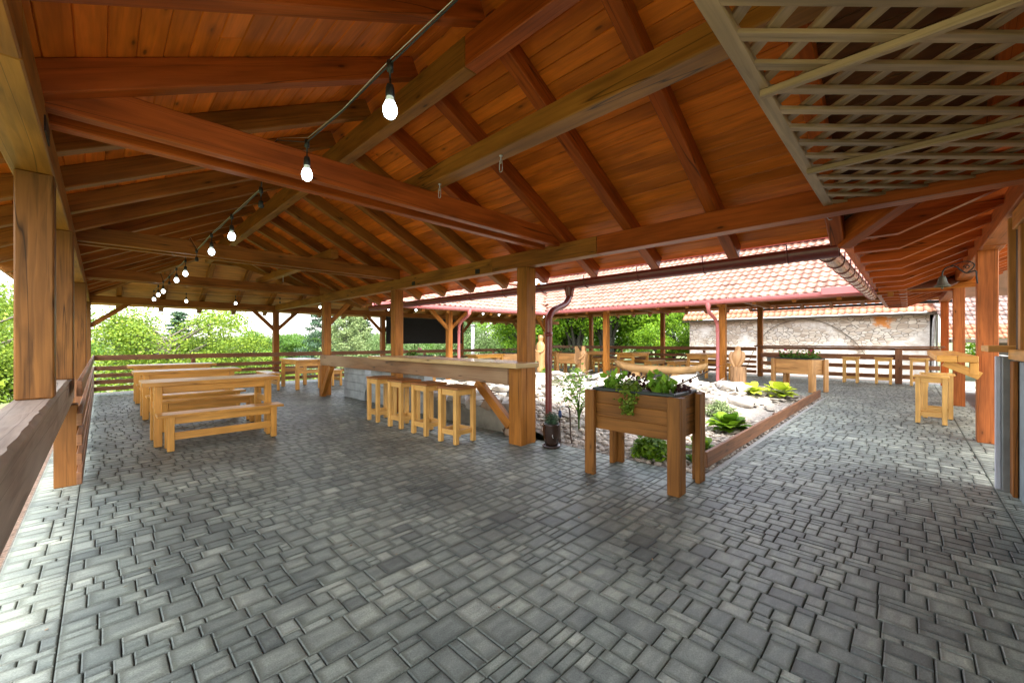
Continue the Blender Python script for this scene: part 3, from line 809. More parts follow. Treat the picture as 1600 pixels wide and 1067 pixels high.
# plain covering sheets on the slopes nobody sees from the yard
sh = MB()
def sheet(pts, t=.05):
    V = [Vector(p) for p in pts]; n = len(V); W = [v + Vector((0, 0, t)) for v in V]
    sh.add(V + W, [list(range(n))[::-1], list(range(n, 2 * n))] + [[i, (i + 1) % n, (i + 1) % n + n, i + n] for i in range(n)])
e = .235
sheet([(-1.0, -4, zu(-1) + e), (1.95, -4, zu(1.95) + e), (1.95, 13.02, zu(1.95) + e), (-1.0, 15.97, zu(-1) + e)])
sheet([(1.95, -2.4, zu(1.95) + e), (4.92, .5, zu(4.92) + e), (4.92, 10.1, zu(4.92) + e), (1.95, 13.02, zu(1.95) + e)])
sheet([(1.95, 13.02, zu(1.95) + e), (16, 13.02, zu(1.95) + e), (19.5, 15.97, zu(-1) + e), (-1.0, 15.97, zu(-1) + e)])
sheet([(1.95, 13.02, zu(1.95) + e), (4.9, 10.10, zu(4.9) + e - .01), (12.3, 10.10, zu(4.9) + e - .01), (16, 13.02, zu(1.95) + e)], .012)
sheet([(12.3, 10.1, zo(12.3) + .17), (12.3, -.6, zo(12.3) + .17), (15.9, -3, zo(15.9) + .17), (15.9, 13.0, zo(15.9) + .17)], .012)
sheet([(15.9, 13.0, zo(15.9) + .17), (15.9, -3, zo(15.9) + .17), (19.5, -3, zo(19.5) + .17), (19.5, 15.9, zo(19.5) + .17)])
sheet([(4.93, .54, 2.63), (19.0, .54, 2.63), (19.0, -3.5, 4.26), (.9, -3.5, 4.26)])
sh.build('roof_covering', 'tile', PAV)
MB().beam((15.9, 13.0, zo(15.9) + .30), (15.9, -.5, zo(15.9) + .30), .34, .12, .03).build('ridge_cap', 'guttersunlit', PAV)
MB().beam((3.0, 13.02, zu(1.95) + .34), (15.9, 13.02, zu(1.95) + .34), .3, .12, .03).build('ridge_cap', 'tile', PAV)

# gutters
def gutter(p0, p1, r_, mat, nbr, bmat, name='gutter', side=(1, 0, 0)):
    p0, p1 = Vector(p0), Vector(p1); d = (p1 - p0); L = d.length; d.normalize(); s = Vector(side); z = Vector((0, 0, 1))
    n = 14; V = []; F = []; lip = r_ * .5
    for q, rr in ((0, r_), (1, r_ - .006)):
        for p in (p0, p1):
            V.append(p - s * rr + z * lip)
            for k in range(n - 1):
                a = math.pi + math.pi * k / (n - 2); V.append(p + s * math.cos(a) * rr + z * math.sin(a) * rr)
            V.append(p + s * rr + z * lip)
    m = n + 1
    for k in range(n):
        F.append([k, k + 1, m + k + 1, m + k]); F.append([2 * m + k, 3 * m + k, 3 * m + k + 1, 2 * m + k + 1])
        F.append([k, 2 * m + k, 2 * m + k + 1, k + 1]); F.append([m + k, m + k + 1, 3 * m + k + 1, 3 * m + k])
    F += [[0, m, 3 * m, 2 * m], [n, 2 * m + n, 3 * m + n, m + n]]
    F += [list(range(m)), list(range(m, 2 * m))[::-1]]
    mb = MB().add(V, F, None, True)
    mb.tube([p0 + s * r_ + z * lip, p1 + s * r_ + z * lip], .009, 8)
    g = mb.build(name, mat, PAV)
    for i in range(nbr):
        c = p0.lerp(p1, (i + .5) / nbr)
        pts = [c + s * math.cos(math.pi + math.pi * k / 10) * (r_ + .005) + z * math.sin(math.pi + math.pi * k / 10) * (r_ + .005) for k in range(11)]
        pts = [c - s * (r_ + .005) + z * .09] + pts + [c + s * (r_ + .005) + z * lip]
        MB().tube(pts, .007, 6).build('gutter_bracket', bmat, g)
    return g
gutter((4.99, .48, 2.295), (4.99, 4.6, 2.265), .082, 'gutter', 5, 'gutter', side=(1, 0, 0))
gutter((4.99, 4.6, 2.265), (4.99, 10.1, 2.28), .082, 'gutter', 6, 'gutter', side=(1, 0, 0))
gutter((4.96, .60, 2.30), (12.25, .60, 2.42), .078, 'copper', 12, 'gutter', side=(0, 1, 0))
gutter((12.18, .66, 2.53), (12.18, 9.95, 2.53), .075, 'guttersunlit', 11, 'guttersunlit', side=(-1, 0, 0))
gutter((5.02, 10.03, 2.40), (12.2, 10.03, 2.49), .075, 'guttersunlit', 9, 'guttersunlit', side=(0, -1, 0))
gutter((19.52, 4.8, 2.74), (19.52, -1.0, 2.74), .06, 'black', 6, 'black', side=(1, 0, 0))
MB().box(12.05, 12.12, 9.35, 9.95, 2.50, 2.64, .01).build('overflow_guard', 'guttersunlit', PAV)
MB().box(12.04, 12.10, .75, 1.5, 2.50, 2.68, .02).build('overflow_guard', 'guttersunlit', PAV)
MB().box(19.4, 19.46, -.1, .5, 2.78, 2.92, .02).build('overflow_guard', 'guttersunlit', PAV)
def smoothpath(pts, n=8):
    out = []; P = [Vector(p) for p in pts]
    for i in range(len(P) - 1):
        a = P[max(0, i - 1)]; b_ = P[i]; c = P[i + 1]; d = P[min(len(P) - 1, i + 2)]
        for k in range(n):
            t = k / n
            out.append(.5 * ((2 * b_) + (-a + c) * t + (2 * a - 5 * b_ + 4 * c - d) * t * t + (-a + 3 * b_ - 3 * c + d) * t ** 3))
    out.append(P[-1]); return out
def downpipe(top, elbow1, elbow2, base, mat, r_=.048):
    pts = [top, (top[0], top[1], top[2] - .10)] + [elbow1, elbow2] + [(base[0], base[1], elbow2[2] - .35), base]
    mb = MB().tube(smoothpath(pts, 7), r_, 14)
    mb.lathe([(r_ + .002, -.03), (r_ + .009, -.03), (r_ + .009, .03), (r_ + .002, .03)], (base[0], base[1], elbow2[2] - .30), 16)
    o = mb.build('downpipe', mat, PAV)
    MB().lathe([(r_ + .002, -.12), (r_ + .035, .02), (r_ + .030, .05)], top, 16).build('outlet', mat, o)
    return o
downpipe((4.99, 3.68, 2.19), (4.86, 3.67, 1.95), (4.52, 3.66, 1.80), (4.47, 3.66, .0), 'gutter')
downpipe((12.18, 4.1, 2.45), (12.3, 4.1, 2.22), (12.75, 4.08, 2.02), (12.88, 4.07, .0), 'guttersunlit')
downpipe((8.25, 10.03, 2.38), (8.27, 10.15, 2.20), (8.36, 10.6, 2.02), (8.38, 10.72, .0), 'guttersunlit')
for y, z in ((6.53, 2.47), (4.72, 2.47)): MB().box(4.043, 4.052, y - .05, y + .05, z - .035, z + .035, .003).build('joint_plate', 'iron', PAV)
MB().box(-.202, -.194, 3.1, 3.34, 2.46, 2.54, .003).build('joint_plate', 'iron', PAV)
# braces
def brace(p, q, mat='brown'): P_('brace', p, q, .09, .11, mat)
for x in (4.12, 7.98, 12.0, 16.2):
    brace((x - .05, 15.17, 1.80), (x - .68, 15.17, 2.44)); brace((x + .05, 15.17, 1.80), (x + .68, 15.17, 2.44))
brace((-.2, 15.17, 1.80), (.55, 15.17, 2.44))
brace((4.15, 10.95, 1.78), (4.75, 10.92, 2.44), 'post')
brace((8.05, 10.88, 1.82), (7.35, 10.88, 2.44), 'post'); brace((8.15, 10.88, 1.82), (8.85, 10.88, 2.44), 'post')
brace((13.0, 10.88, 1.9), (12.5, 10.88, 2.44), 'post')

# ------------------------------------------------------------ left sill and railings
t = empty('sill_beam', (-.28, 3, 0)); tag(t, 'thick grey worn sill beam running along the left posts', 'beam')
mb = MB(); rough_edge = []
ny = 90; xi, xo, z1, z0 = .08, -.085, 1.05, .79
V = []
for i in range(ny + 1):
    y = -4.0 + 7.45 * i / ny
    j = .010 * noise.noise(Vector((y * 9, 0, 0))) + .006 * noise.noise(Vector((y * 40, 3, 0)))
    V += [(xi, y, z0), (xi, y, z1 - .022 + j), (xi - .016 + j, y, z1 + j * .2), (xo, y, z1), (xo, y, z0)]
F = []
for i in range(ny):
    for k in range(5): F.append([i * 5 + k, (i + 1) * 5 + k, (i + 1) * 5 + (k + 1) % 5, i * 5 + (k + 1) % 5][::-1])
F += [[0, 1, 2, 3, 4], [ny * 5 + k for k in (4, 3, 2, 1, 0)]]
mb.add(V, F, lambda i, f, V=V: (V[i][1], V[i][2] + V[i][0]))
mb.build('beam', 'sill', t)

def railing(name, label, org, rz, L, posts, zs=1.0, end=None, rail_mat='rail', group=None, mids=True, start=0):
    t = empty(name, org, rz); tag(t, label, 'railing', group)
    for a, b_ in ((.905, 1.04), (.64, .75), (.46, .56), (.285, .39), (.11, .22)):
        x = start
        while x < L - .01:
            x2 = min(L, x + 4.2)
            MB().box(x, x2 - .004, -.018, .018, a * zs, b_ * zs, .004).build('rail', rail_mat, t); x = x2
    for p in posts: MB().box(p - .05, p + .05, .02, .10, 0, .90 * zs, .004).build('baluster', rail_mat, t)
    return t
railing('railing', 'brown five-board railing along the left side of the paved hall', (-.135, 5.35, 0), R(90), 9.7, (2.4, 7.3))
railing('railing', 'brown five-board railing at the far left end of the hall', (-.18, 15.05, 0), 0, 18.8, (2.1, 6.2, 10.1, 14.2), start=.03)
railing('railing', 'brown board railing behind the picnic tables across the courtyard', (18.58, 4.4, 0), R(90), 10.6, (2.0, 6.0), 1.13)
r_ = empty('railing', (18.6, -.8, 0), R(90)); tag(r_, 'brown railing with a wide ledge on top before the stone wall', 'railing')
for a, b_ in ((1.10, 1.19), (.78, .96), (.48, .62), (.16, .30)): MB().box(.1, 5.05, -.02, .02, a, b_).build('rail', 'rail', r_)
MB().box(0, 5.25, -.12, .22, 1.20, 1.25).build('ledge', 'rail', r_)
for p in (1.05, 3.4): MB().box(p - .09, p + .09, .03, .14, 0, 1.19).build('baluster', 'rail', r_)
MB().box(4.45, 4.85, -.10, -.04, .45, .95).build('box', 'panel', r_)

# ------------------------------------------------------------ bar
t = empty('bar_counter', (4.0, 7, 0)); tag(t, 'long timber bar counter with thick knotty beam and pale top', 'bar')
BX = lambda mb, x0, x1, y0, y1, z0, z1, ch=.008: mb.box(x0 - 4, x1 - 4, y0 - 7, y1 - 7, z0, z1, ch)
BX(MB(), 3.92, 4.04, 3.93, 10.72, .80, 1.058, .012).build('beam', 'weather', t)
mb = MB(); BX(mb, 3.60, 4.035, 3.46, 7.42, 1.062, 1.125); BX(mb, 4.036, 4.268, 3.93, 7.18, 1.0625, 1.1245)
mb.build('counter_top', 'bartop', t)
BX(MB(), 3.925, 4.037, 3.69, 3.925, 0.0, 1.058).build('leg', 'post', t)
BX(MB(), 3.925, 4.04, 10.62, 10.78, 0.0, .797).build('leg', 'post', t)
for s in (3.94, ):
    MB().beam((s - 4 + .03, 3.92 - 7, .24), (s - 4 + .03, 4.62 - 7, .80), .10, .13).build('brace', 'post', t)
MB().beam((-.03, 10.62 - 7, .12), (-.03, 10.12 - 7, .80), .10, .15).build('brace', 'post', t)

def block_wall(name, label, x, y0, y1, z1, bl, bh, mat, depth=.2, cap=False):
    t = MB(); j = 0; z = 0
    while z < z1 - .01:
        h = min(bh, z1 - z); y = y0 - (bl / 2 if j % 2 else 0)
        while y < y1:
            a, b_ = max(y, y0), min(y + bl, y1)
            if b_ - a > .03: t.box(x, x + depth, a + .003, b_ - .003, z + .003, z + h - .003, .006)
            y += bl
        z += h; j += 1
    o = t.build(name, mat); return tag(o, label, 'wall')
block_wall('block_wall', 'grey concrete block wall under the far half of the bar', 4.36, 6.65, 8.85, .80, .48, .2, 'block')
block_wall('block_wall', 'light grey concrete block pier under the far end of the bar', 4.36, 9.15, 10.3, .80, .40, .2, 'block')
o = MB().box(4.36, 4.52, 4.05, 6.62, -.05, .34, .01).build('retaining_wall', 'concrete'); tag(o, 'low stained concrete retaining wall under the near half of the bar', 'wall')
for i, (y, s, mt) in enumerate(((4.45, .15, 'rock'), (4.85, .17, 'rockbrown'), (5.3, .13, 'rockbrown'), (5.75, .17, 'rock'), (6.3, .15, 'rock'))):
    rock(4.46, y, s * 1.3, s, s * .8, mt, 'rock', 'rocks on the low wall under the bar', z=.33, a=1.5)
order_labels('rocks on the low wall under the bar', 'rock on the low wall under the bar, %s')
rock(4.33, 4.2, .14, .2, .22, 'rockbrown', 'brownish boulder on the paving against the bar leg', None, z=.02, a=0)

# ------------------------------------------------------------ furniture
def make_stool(mat='stoolwood', seat='seat', h=.78, w=.34, name='bar_stool'):
    t = empty(name); lw = .062; a = w / 2 - .012
    MB().box(-w / 2 - .045, w / 2 + .045, -w / 2 - .02, w / 2 + .02, h - .034, h, .006).build('seat', seat, t)
    for sx in (-1, 1):
        for sy in (-1, 1):
            l = MB().box(sx * a - lw / 2, sx * a + lw / 2, sy * a - lw / 2, sy * a + lw / 2, .012, h - .035, .005).build('leg', mat, t)
            MB().lathe([(0, 0), (.02, 0), (.02, .012), (0, .012)], (sx * a, sy * a, 0), 10).build('foot_pad', 'black', l)
    for s in (-1, 1):
        for z0, z1 in ((h - .115, h - .036), (.13, .20)):
            MB().box(-a + lw / 2, a - lw / 2, s * a - .014, s * a + .014, z0, z1, .004).build('rail', mat, t)
            MB().box(s * a - .014, s * a + .014, -a + lw / 2, a - lw / 2, z0, z1, .004).build('rail', mat, t)
    return t
st = make_stool(); g = 'bar stools in a row at the timber bar'
lab = ['bar stool standing nearest the big corner post of the bar', 'second bar stool from the near end of the bar', 'third bar stool from the near end of the bar', 'bar stool farthest from the camera in the row at the bar']
for i, (x, y, r0) in enumerate(((3.50, 4.52, 4), (3.50, 5.22, 2), (3.50, 5.93, 3), (3.50, 6.68, 0))):
    o = st if i == 0 else copy_tree(st)
    o.location = (x, y, 0); o.rotation_euler.z = R(90 + r0); tag(o, lab[i], 'stool', g)
st2 = make_stool('stoolwood', 'stoolwood', .82)
for i, (x, y, r0, lb) in enumerate(((9.98, -.27, -2, 'honey coloured wooden stool in front under the wall ledge on the right'), (10.75, -.36, 3, 'honey coloured wooden stool half hidden behind the front one at the ledge'))):
    o = st2 if i == 0 else copy_tree(st2); o.location = (x, y, 0); o.rotation_euler.z = R(90 + r0); tag(o, lb, 'stool', 'stools under the wall ledge')
for i, (x, y) in enumerate(((17.95, 1.42), (18.0, .60), (18.0, -.22))):
    o = copy_tree(st2); o.location = (x, y, 0); o.scale = (1.08, 1.08, 1.07); o.rotation_euler.z = R(90)
    tag(o, ('wooden stool at the far ledge nearest the flower planter', 'middle wooden stool at the far ledge', 'wooden stool at the far ledge nearest the red post')[i], 'stool', 'stools at the far ledge')

def make_table(L=1.60, W=.66, h=.86, mat='furn'):
    t = empty('wooden_table'); n = 4; bwid = W / n; th = .055
    mb = MB()
    for i in range(n): mb.box(-L / 2, L / 2, -W / 2 + i * bwid + .001, -W / 2 + (i + 1) * bwid - .001, h - th, h, .004)
    mb.build('table_top', mat, t)
    lw = .085; a, b_ = L / 2 - .16, W / 2 - .05
    for sx in (-1, 1):
        for sy in (-1, 1):
            l = MB().box(sx * a - lw / 2, sx * a + lw / 2, sy * (b_) - lw / 2, sy * (b_) + lw / 2, .012, h - th, .006).build('leg', mat, t)
            MB().box(sx * a - .03, sx * a + .03, sy * b_ - .03, sy * b_ + .03, 0, .012, .002).build('foot_pad', 'black', l)
        MB().box(sx * a - .02, sx * a + .02, -b_ + lw / 2, b_ - lw / 2, h - th - .14, h - th - .001, .004).build('apron', mat, t)
        MB().box(sx * a - .02, sx * a + .02, -b_ + lw / 2, b_ - lw / 2, .46, .56, .004).build('stretcher', mat, t)
    for sy in (-1, 1): MB().box(-a + lw / 2, a - lw / 2, sy * b_ - .02, sy * b_ + .02, h - th - .09, h - th - .001, .004).build('apron', mat, t)
    return t
def make_bench(L=1.42, W=.30, h=.475, mat='furn', arched=False):
    t = empty('wooden_bench'); mb = MB()
    for s in (-1, 1): mb.box(-L / 2, L / 2, min(0, s * W / 2) + .001, max(0, s * W / 2) - .001, h - .035, h, .004)
    mb.build('seat', mat, t); lw = .075; a, b_ = L / 2 - .13, W / 2 - .035
    for sx in (-1, 1):
        for sy in (-1, 1):
            l = MB().box(sx * a - lw / 2, sx * a + lw / 2, sy * b_ - .028, sy * b_ + .028, .012, h - .035, .005).build('leg', mat, t)
            MB().box(sx * a - .025, sx * a + .025, sy * b_ - .02, sy * b_ + .02, 0, .012, .002).build('foot_pad', 'black', l)
        MB().box(sx * a - .018, sx * a + .018, -b_ + .028, b_ - .028, h - .12, h - .036, .004).build('apron', mat, t)
    for sy in (-1, 1): MB().box(-a + lw / 2, a - lw / 2, sy * b_ - .014, sy * b_ + .014, h - .125, h - .036, .004).build('apron', mat, t)
    for sy in (-1,): MB().box(-a + lw / 2, a - lw / 2, sy * b_ - .014, sy * b_ + .014, .15, .245, .004).build('stretcher', mat, t)
    return t
tab = make_table(); ben = make_bench()
def place(proto, used, x, y, rz, label, cat, group, sc=None):
    o = proto if not used[0] else copy_tree(proto); used[0] = True
    o.location = (x, y, 0); o.rotation_euler.z = R(rz)
    if sc: o.scale = sc
    tag(o, label, cat, group); return o
ut, ub = [False], [False]
gt, gb = 'long tables along the left railing', 'benches at the long tables on the left'
place(tab, ut, 1.17, 7.36, 0, 'honey wood table nearest the camera on the left', 'table', gt)
place(tab, ut, 1.20, 9.98, 0, 'honey wood table in the middle of the left-hand three', 'table', gt)
place(tab, ut, 1.22, 12.62, 0, 'honey wood table closest to the far left railing', 'table', gt)
place(ben, ub, 1.20, 6.78, 0, 'wooden bench in front of the nearest left table', 'bench', gb)
place(ben, ub, 1.27, 8.28, 0, 'wooden bench behind the nearest left table', 'bench', gb)
place(ben, ub, 1.25, 9.25, 0, 'wooden bench in front of the middle left table', 'bench', gb)
place(ben, ub, 1.25, 10.80, 0, 'wooden bench behind the middle left table', 'bench', gb)
place(ben, ub, 1.25, 11.85, 0, 'wooden bench in front of the farthest left table', 'bench', gb)
g2, g3 = 'tables in the far end of the hall', 'benches in the far end of the hall'
place(tab, ut, 4.28, 13.2, 90, 'wooden table beside the railing left of the bar end post', 'table', g2, (1, 1.12, 1.02))
place(ben, ub, 3.42, 13.35, 90, 'wooden bench left of the table by the far railing', 'bench', g3, (.9, 1.1, 1.08))
place(ben, ub, 5.22, 13.4, 90, 'wooden bench right of the table by the far railing', 'bench', g3, (.9, 1.1, 1.08))
place(tab, ut, 10.9, 12.2, 0, 'wooden table seen over the bar top beside the pink downpipe', 'table', g2, (1, 1, 1.04))
place(tab, ut, 15.9, 12.4, 0, 'wooden table in the far corner beyond the carved figure', 'table', g2, (1, 1.1, 1.06))
gx, gy = 'picnic tables across the courtyard', 'benches across the courtyard'
for x, y, lb in ((16.1, 8.50, 'picnic table behind the left end of the boat-shaped bench'), (16.75, 5.82, 'picnic table left of the pink downpipe across the courtyard'), (16.5, 10.95, 'picnic table behind the winged wooden carving')):
    place(tab, ut, x, y, 0, lb, 'table', gx, (1.0, 1.18, 1.08))
for x, y, lb in ((16.4, 7.68, 'bench in front of the table behind the boat-shaped bench'), (16.5, 6.75, 'bench seen over the right half of the boat-shaped bench'), (16.75, 4.82, 'bench beside the carved bird right of the pink downpipe'),
                 (16.2, 9.5, 'bench right of the winged carving behind a light post'), (16.3, 10.1, 'bench in front of the table behind the winged carving')):
    place(ben, ub, x, y, 0, lb, 'bench', gy, (1.0, 1.1, 1.28))

# wall ledge on the red posts
t = empty('wall_ledge', (8.5, -.7, 0)); tag(t, 'thick honey wood ledge fixed between the two red posts', 'ledge')
mb = MB(); mb.box(-.14, 4.4, .025, .22, 1.11, 1.20, .006).box(-.14, 4.4, .222, .42, 1.11, 1.20, .006).build('board', 'furn', t)
MB().beam((.02, .0, .92), (.02, .34, 1.10), .09, .11).build('bracket', 'furn', t)
MB().box(-.03, .07, .015, .10, .93, 1.105).build('bracket', 'furn', t)

# ------------------------------------------------------------ planters
def leafclump(mb, c, n, r_, size, flat=.7, up=.5, asp=.6):
    for i in range(n):
        v = Vector((random.gauss(0, 1), random.gauss(0, 1), random.gauss(0, 1))).normalized() * random.random() ** .4
        p = Vector(c) + Vector((v.x * r_, v.y * r_, v.z * r_ * flat))
        mb.leaf(p, size * random.uniform(.7, 1.25), Vector((v.x + random.gauss(0, .4), v.y + random.gauss(0, .4), v.z + up + random.gauss(0, .4))), asp)
def make_planter(mat, L=1.0, W=.62, h=.89, tray=True, zb=.48):
    """long side along local Y"""
    t = empty('planter_box'); lw = .115; a, b_ = W / 2, L / 2
    for sx in (-1, 1):
        for sy in (-1, 1):
            mb = MB(); x0, y0 = sx * (a + .005), sy * (b_ - .005)
            mb.box(min(x0, x0 - sx * .05), max(x0, x0 - sx * .05), min(y0, y0 - sy * lw), max(y0, y0 - sy * lw), 0, h, .006)
            x1 = x0 - sx * .052
            mb.box(min(x1, x1 - sx * .10), max(x1, x1 - sx * .10), min(y0, y0 - sy * .05), max(y0, y0 - sy * .05), 0, h - .005, .006)
            mb.build('leg', mat, t)
    n = 3; hh = (h - zb) / n
    for s in (-1, 1):
        mb = MB()
        for i in range(n): mb.box(s * (a - .075) - .013, s * (a - .075) + .013, -b_ + .056, b_ - .056, zb + i * hh + .001, zb + (i + 1) * hh - .001 - (.01 if i == n - 1 else 0), .004)
        mb.build('side_panel', mat, t)
        mb = MB()
        for i in range(n): mb.box(-a + .10, a - .10, s * (b_ - .09) - .013, s * (b_ - .09) + .013, zb + i * hh + .001, zb + (i + 1) * hh - .001 - (.01 if i == n - 1 else 0), .004)
        mb.build('end_panel', mat, t)
    if tray:
        mb = MB(); tx, ty = a - .04, b_ - .07; z = h - .003
        mb.box(-tx, -tx + .03, -ty, ty, z, z + .03, .01).box(tx - .03, tx, -ty, ty, z, z + .03, .01).box(-tx + .03, tx - .03, -ty, -ty + .03, z, z + .03, .01).box(-tx + .03, tx - .03, ty - .03, ty, z, z + .03, .01)
        mb.build('tray', 'tray', t)
    MB().box(-a + .09, a - .09, -b_ + .105, b_ - .105, h - .06, h - .012, .004).build('soil', 'soil', t)
    return t
pl = make_planter('planter', 1.02, .64); pl.location = (3.95, 1.97, 0)
tag(pl, 'brown wooden planter box on four legs nearest the camera', 'planter')
HERB = 0
def herb(x, y, z, mat, n, r_, size, label, flat=.8, trail=False, cat='plant', group=None, name='herb', asp=.7):
    mb = MB(); leafclump(mb, (0, 0, r_ * flat * .8), n, r_, size, flat, asp=asp)
    for i in range(int(n * .12) if size > .034 and asp > .5 else 0):
        a = random.uniform(0, 6.28); q = r_ * random.uniform(.9, 1.35); mb.leaf((q * math.cos(a) * .9, q * math.sin(a), r_ * random.uniform(.1, 1.9)), size * 1.6, None, .7)
    if trail:
        for i in range(300):
            t_ = random.random(); sp = .075 * (1 - .6 * t_)
            mb.leaf((-.05 - .05 * t_ + random.gauss(0, sp * .5), random.gauss(0, sp), .08 - .28 * t_ + random.gauss(0, .014)), size, None, .8)
    if trail: mb.tube([(0, 0, .05), (-.05, 0, .05), (-.10, 0, -.20)], .004, 5)
    for i in range(5): mb.tube([(0, 0, -.01), (random.uniform(-r_, r_) * .5, random.uniform(-r_, r_) * .5, r_ * flat)], .003, 5)
    o = mb.build(name, mat); o.location = (x, y, z); return tag(o, label, cat, group)
Z0 = .885
herb(3.92, 2.30, Z0, 'leaf_herb', 190, .10, .06, 'bright green leafy clump at the left end of the near planter')
herb(4.02, 2.12, Z0, 'leaf_maroon', 240, .09, .035, 'maroon leafed herb beside the left green clump in the near planter')
herb(3.74, 1.98, Z0, 'leaf_yellow', 240, .085, .035, 'trailing yellow-green herb hanging over the front of the near planter', trail=True)
herb(4.05, 1.93, Z0, 'leaf_maroon', 200, .08, .035, 'small dark red plant in the middle of the near planter')
herb(3.90, 1.76, Z0, 'leaf_herb', 200, .11, .062, 'bright green leafy clump right of centre in the near planter')
herb(4.02, 1.60, Z0, 'leaf_maroon', 170, .07, .035, 'dark red seedling at the right end of the near planter')
def flowers(mb, c, n, r_):
    for i in range(n):
        x, y, z = c[0] + random.uniform(-r_, r_), c[1] + random.uniform(-r_ * 2.4, r_ * 2.4), c[2] + random.uniform(0, .05)
        for k in range(16): mb.leaf((x + random.gauss(0, .016), y + random.gauss(0, .016), z + random.gauss(0, .014)), .045)
pl2 = make_planter('planterlight', 1.25, .62, .90); pl2.location = (14.15, 2.28, 0); pl2.rotation_euler.z = R(-28)
tag(pl2, 'light wooden planter box with pink flowers at the end of the low board', 'planter')
for i in range(4):
    dy = -.42 + .28 * i
    o = herb(14.12 + .47 * dy, 2.28 + .88 * dy, .90, 'leaf_green', 200, .13, .05, 'green flowering plant in the light planter by the low board, %s' % ('rightmost', 'second from the right', 'second from the left', 'leftmost')[i], .6, group='plants in the light planter')
mb = MB(); flowers(mb, (14.0, 1.98, 1.10), 1, .01); flowers(mb, (14.4, 2.66, 1.12), 1, .01); flowers(mb, (14.3, 2.8, 1.06), 1, .01)
tag(mb.build('flower', 'petal'), 'pink blossoms above the light planter by the low board', 'flower')
pl3 = copy_tree(pl2); pl3.location = (13.75, 10.0, 0); pl3.rotation_euler.z = R(0); pl3.scale = (1, .95, 1.03)
tag(pl3, 'light wooden planter box seen right of the dark red downpipe', 'planter')
for i in range(3): herb(13.75, 9.65 + .35 * i, .93, 'leaf_birch', 220, .15, .05, 'pale green plant in the planter behind the dark red downpipe, %s' % ('rightmost', 'middle one', 'leftmost')[i], .5, group='plants in the planter behind the downpipe')
pl4 = copy_tree(pl2); pl4.location = (12.0, 12.0, 0); pl4.rotation_euler.z = R(60)
tag(pl4, 'wooden planter box seen over the bar top left of the big post', 'planter')
for i in range(3): herb(11.65 + .35 * i, 12.2 - .2 * i, .92, 'leaf_birch', 220, .15, .05, 'pale green plant in the planter seen over the bar top, %s' % ('leftmost', 'middle one', 'rightmost')[i], .6, group='plants in the planter over the bar top')
pl5 = copy_tree(pl2); pl5.location = (7.45, 11.9, 0); pl5.rotation_euler.z = R(90)
tag(pl5, 'wooden planter box with pink flowers behind the bar posts', 'planter')
herb(7.3, 11.9, .90, 'leaf_green', 240, .2, .05, 'green flowering plant behind the bar posts', .5)
mb = MB(); flowers(mb, (7.0, 11.9, 1.12), 2, .04); flowers(mb, (7.5, 11.8, 1.12), 2, .04)
tag(mb.build('flower', 'petal'), 'pink blossoms above the planter behind the bar posts', 'flower')

# glazed pot
t = empty('plant_pot', (4.19, 3.38, 0)); tag(t, 'brown glazed plant pot beside the dark red downpipe', 'plant pot')
wob = lambda a, z: 1 + (.02 * math.sin(4 * a) if z > .2 else 0)
MB().lathe([(.0, .03), (.082, .03), (.098, .08), (.112, .16), (.117, .24), (.112, .30), (.116, .315), (.104, .32), (.100, .29), (.0, .285)], n=32, wob=wob).build('pot', 'pot', t)
MB().lathe([(0, .0), (.105, .0), (.128, .03), (.120, .034), (.10, .018), (0, .018)], n=32).build('saucer', 'pot', t)
MB().tube([(-.075 + .012 * math.cos(a), -.083 + .005 * math.sin(a), .17 + .022 * math.sin(a)) for a in [i * .5 for i in range(11)]], .0035, 6).build('emblem', 'steel', t)
herb(4.19, 3.38, .31, 'leaf_dark', 900, .105, .035, 'small round conifer shrub in the brown glazed pot', .85, name='conifer_shrub', asp=.25, cat='shrub')

# water tap
t = empty('water_tap', (4.42, 3.42, 0)); tag(t, 'garden standpipe with blue valve beside the plant pot', 'tap')
MB().tube([(0, 0, -.02), (0, 0, .40)], .012, 10).build('pipe', 'hose', t)
MB().lathe([(.0, -.04), (.022, -.04), (.026, 0), (.018, .05), (0, .06)], (0, 0, .40), 14).build('valve', 'bluevalve', t)
mb = MB(); mb.tube([(0, 0, .45), (0, 0, .50), (.05, -.05, .515)], .011, 8); mb.tube([(.03, .02, .49), (-.03, -.02, .49)], .008, 6); mb.build('spout', 'steel', t)
MB().tube(smoothpath([(.05, -.05, .51), (.09, -.09, .48), (.10, -.10, .30), (.11, -.10, .10), (.14, -.10, .0)], 5), .011, 8).build('hose', 'hose', t)

# ------------------------------------------------------------ carvings
t = empty('carved_bird', (12.85, 3.52, 0)); tag(t, 'carved wooden bird perched on a rough log', 'carving')
mb = MB()
prof = [(.0, .60), (.05, .60), (.08, .66), (.13, .76), (.165, .88), (.175, .97), (.155, 1.06), (.10, 1.12), (.068, 1.155), (.075, 1.20), (.06, 1.245), (.03, 1.262), (0, 1.265)]
V = []; F = []; n = 22
for r_, z in prof:
    for k in range(n):
        a = 2 * math.pi * k / n; lean = (1.0 - z) * -.10
        q = 1 + (.12 * max(0, math.cos(2 * (a - math.pi))) if .7 < z < 1.08 else 0)
        V.append((r_ * .72 * math.cos(a) + lean, r_ * 1.0 * math.sin(a) * q, z + (.0 if z > .62 else -.04 * 0)))
for i in range(len(prof) - 1):
    for k in range(n): F.append([i * n + k, i * n + (k + 1) % n, (i + 1) * n + (k + 1) % n, (i + 1) * n + k])
mb.add(V, F, lambda i, f: (V[i][2], V[i][1]), True).build('body', 'carved', t)
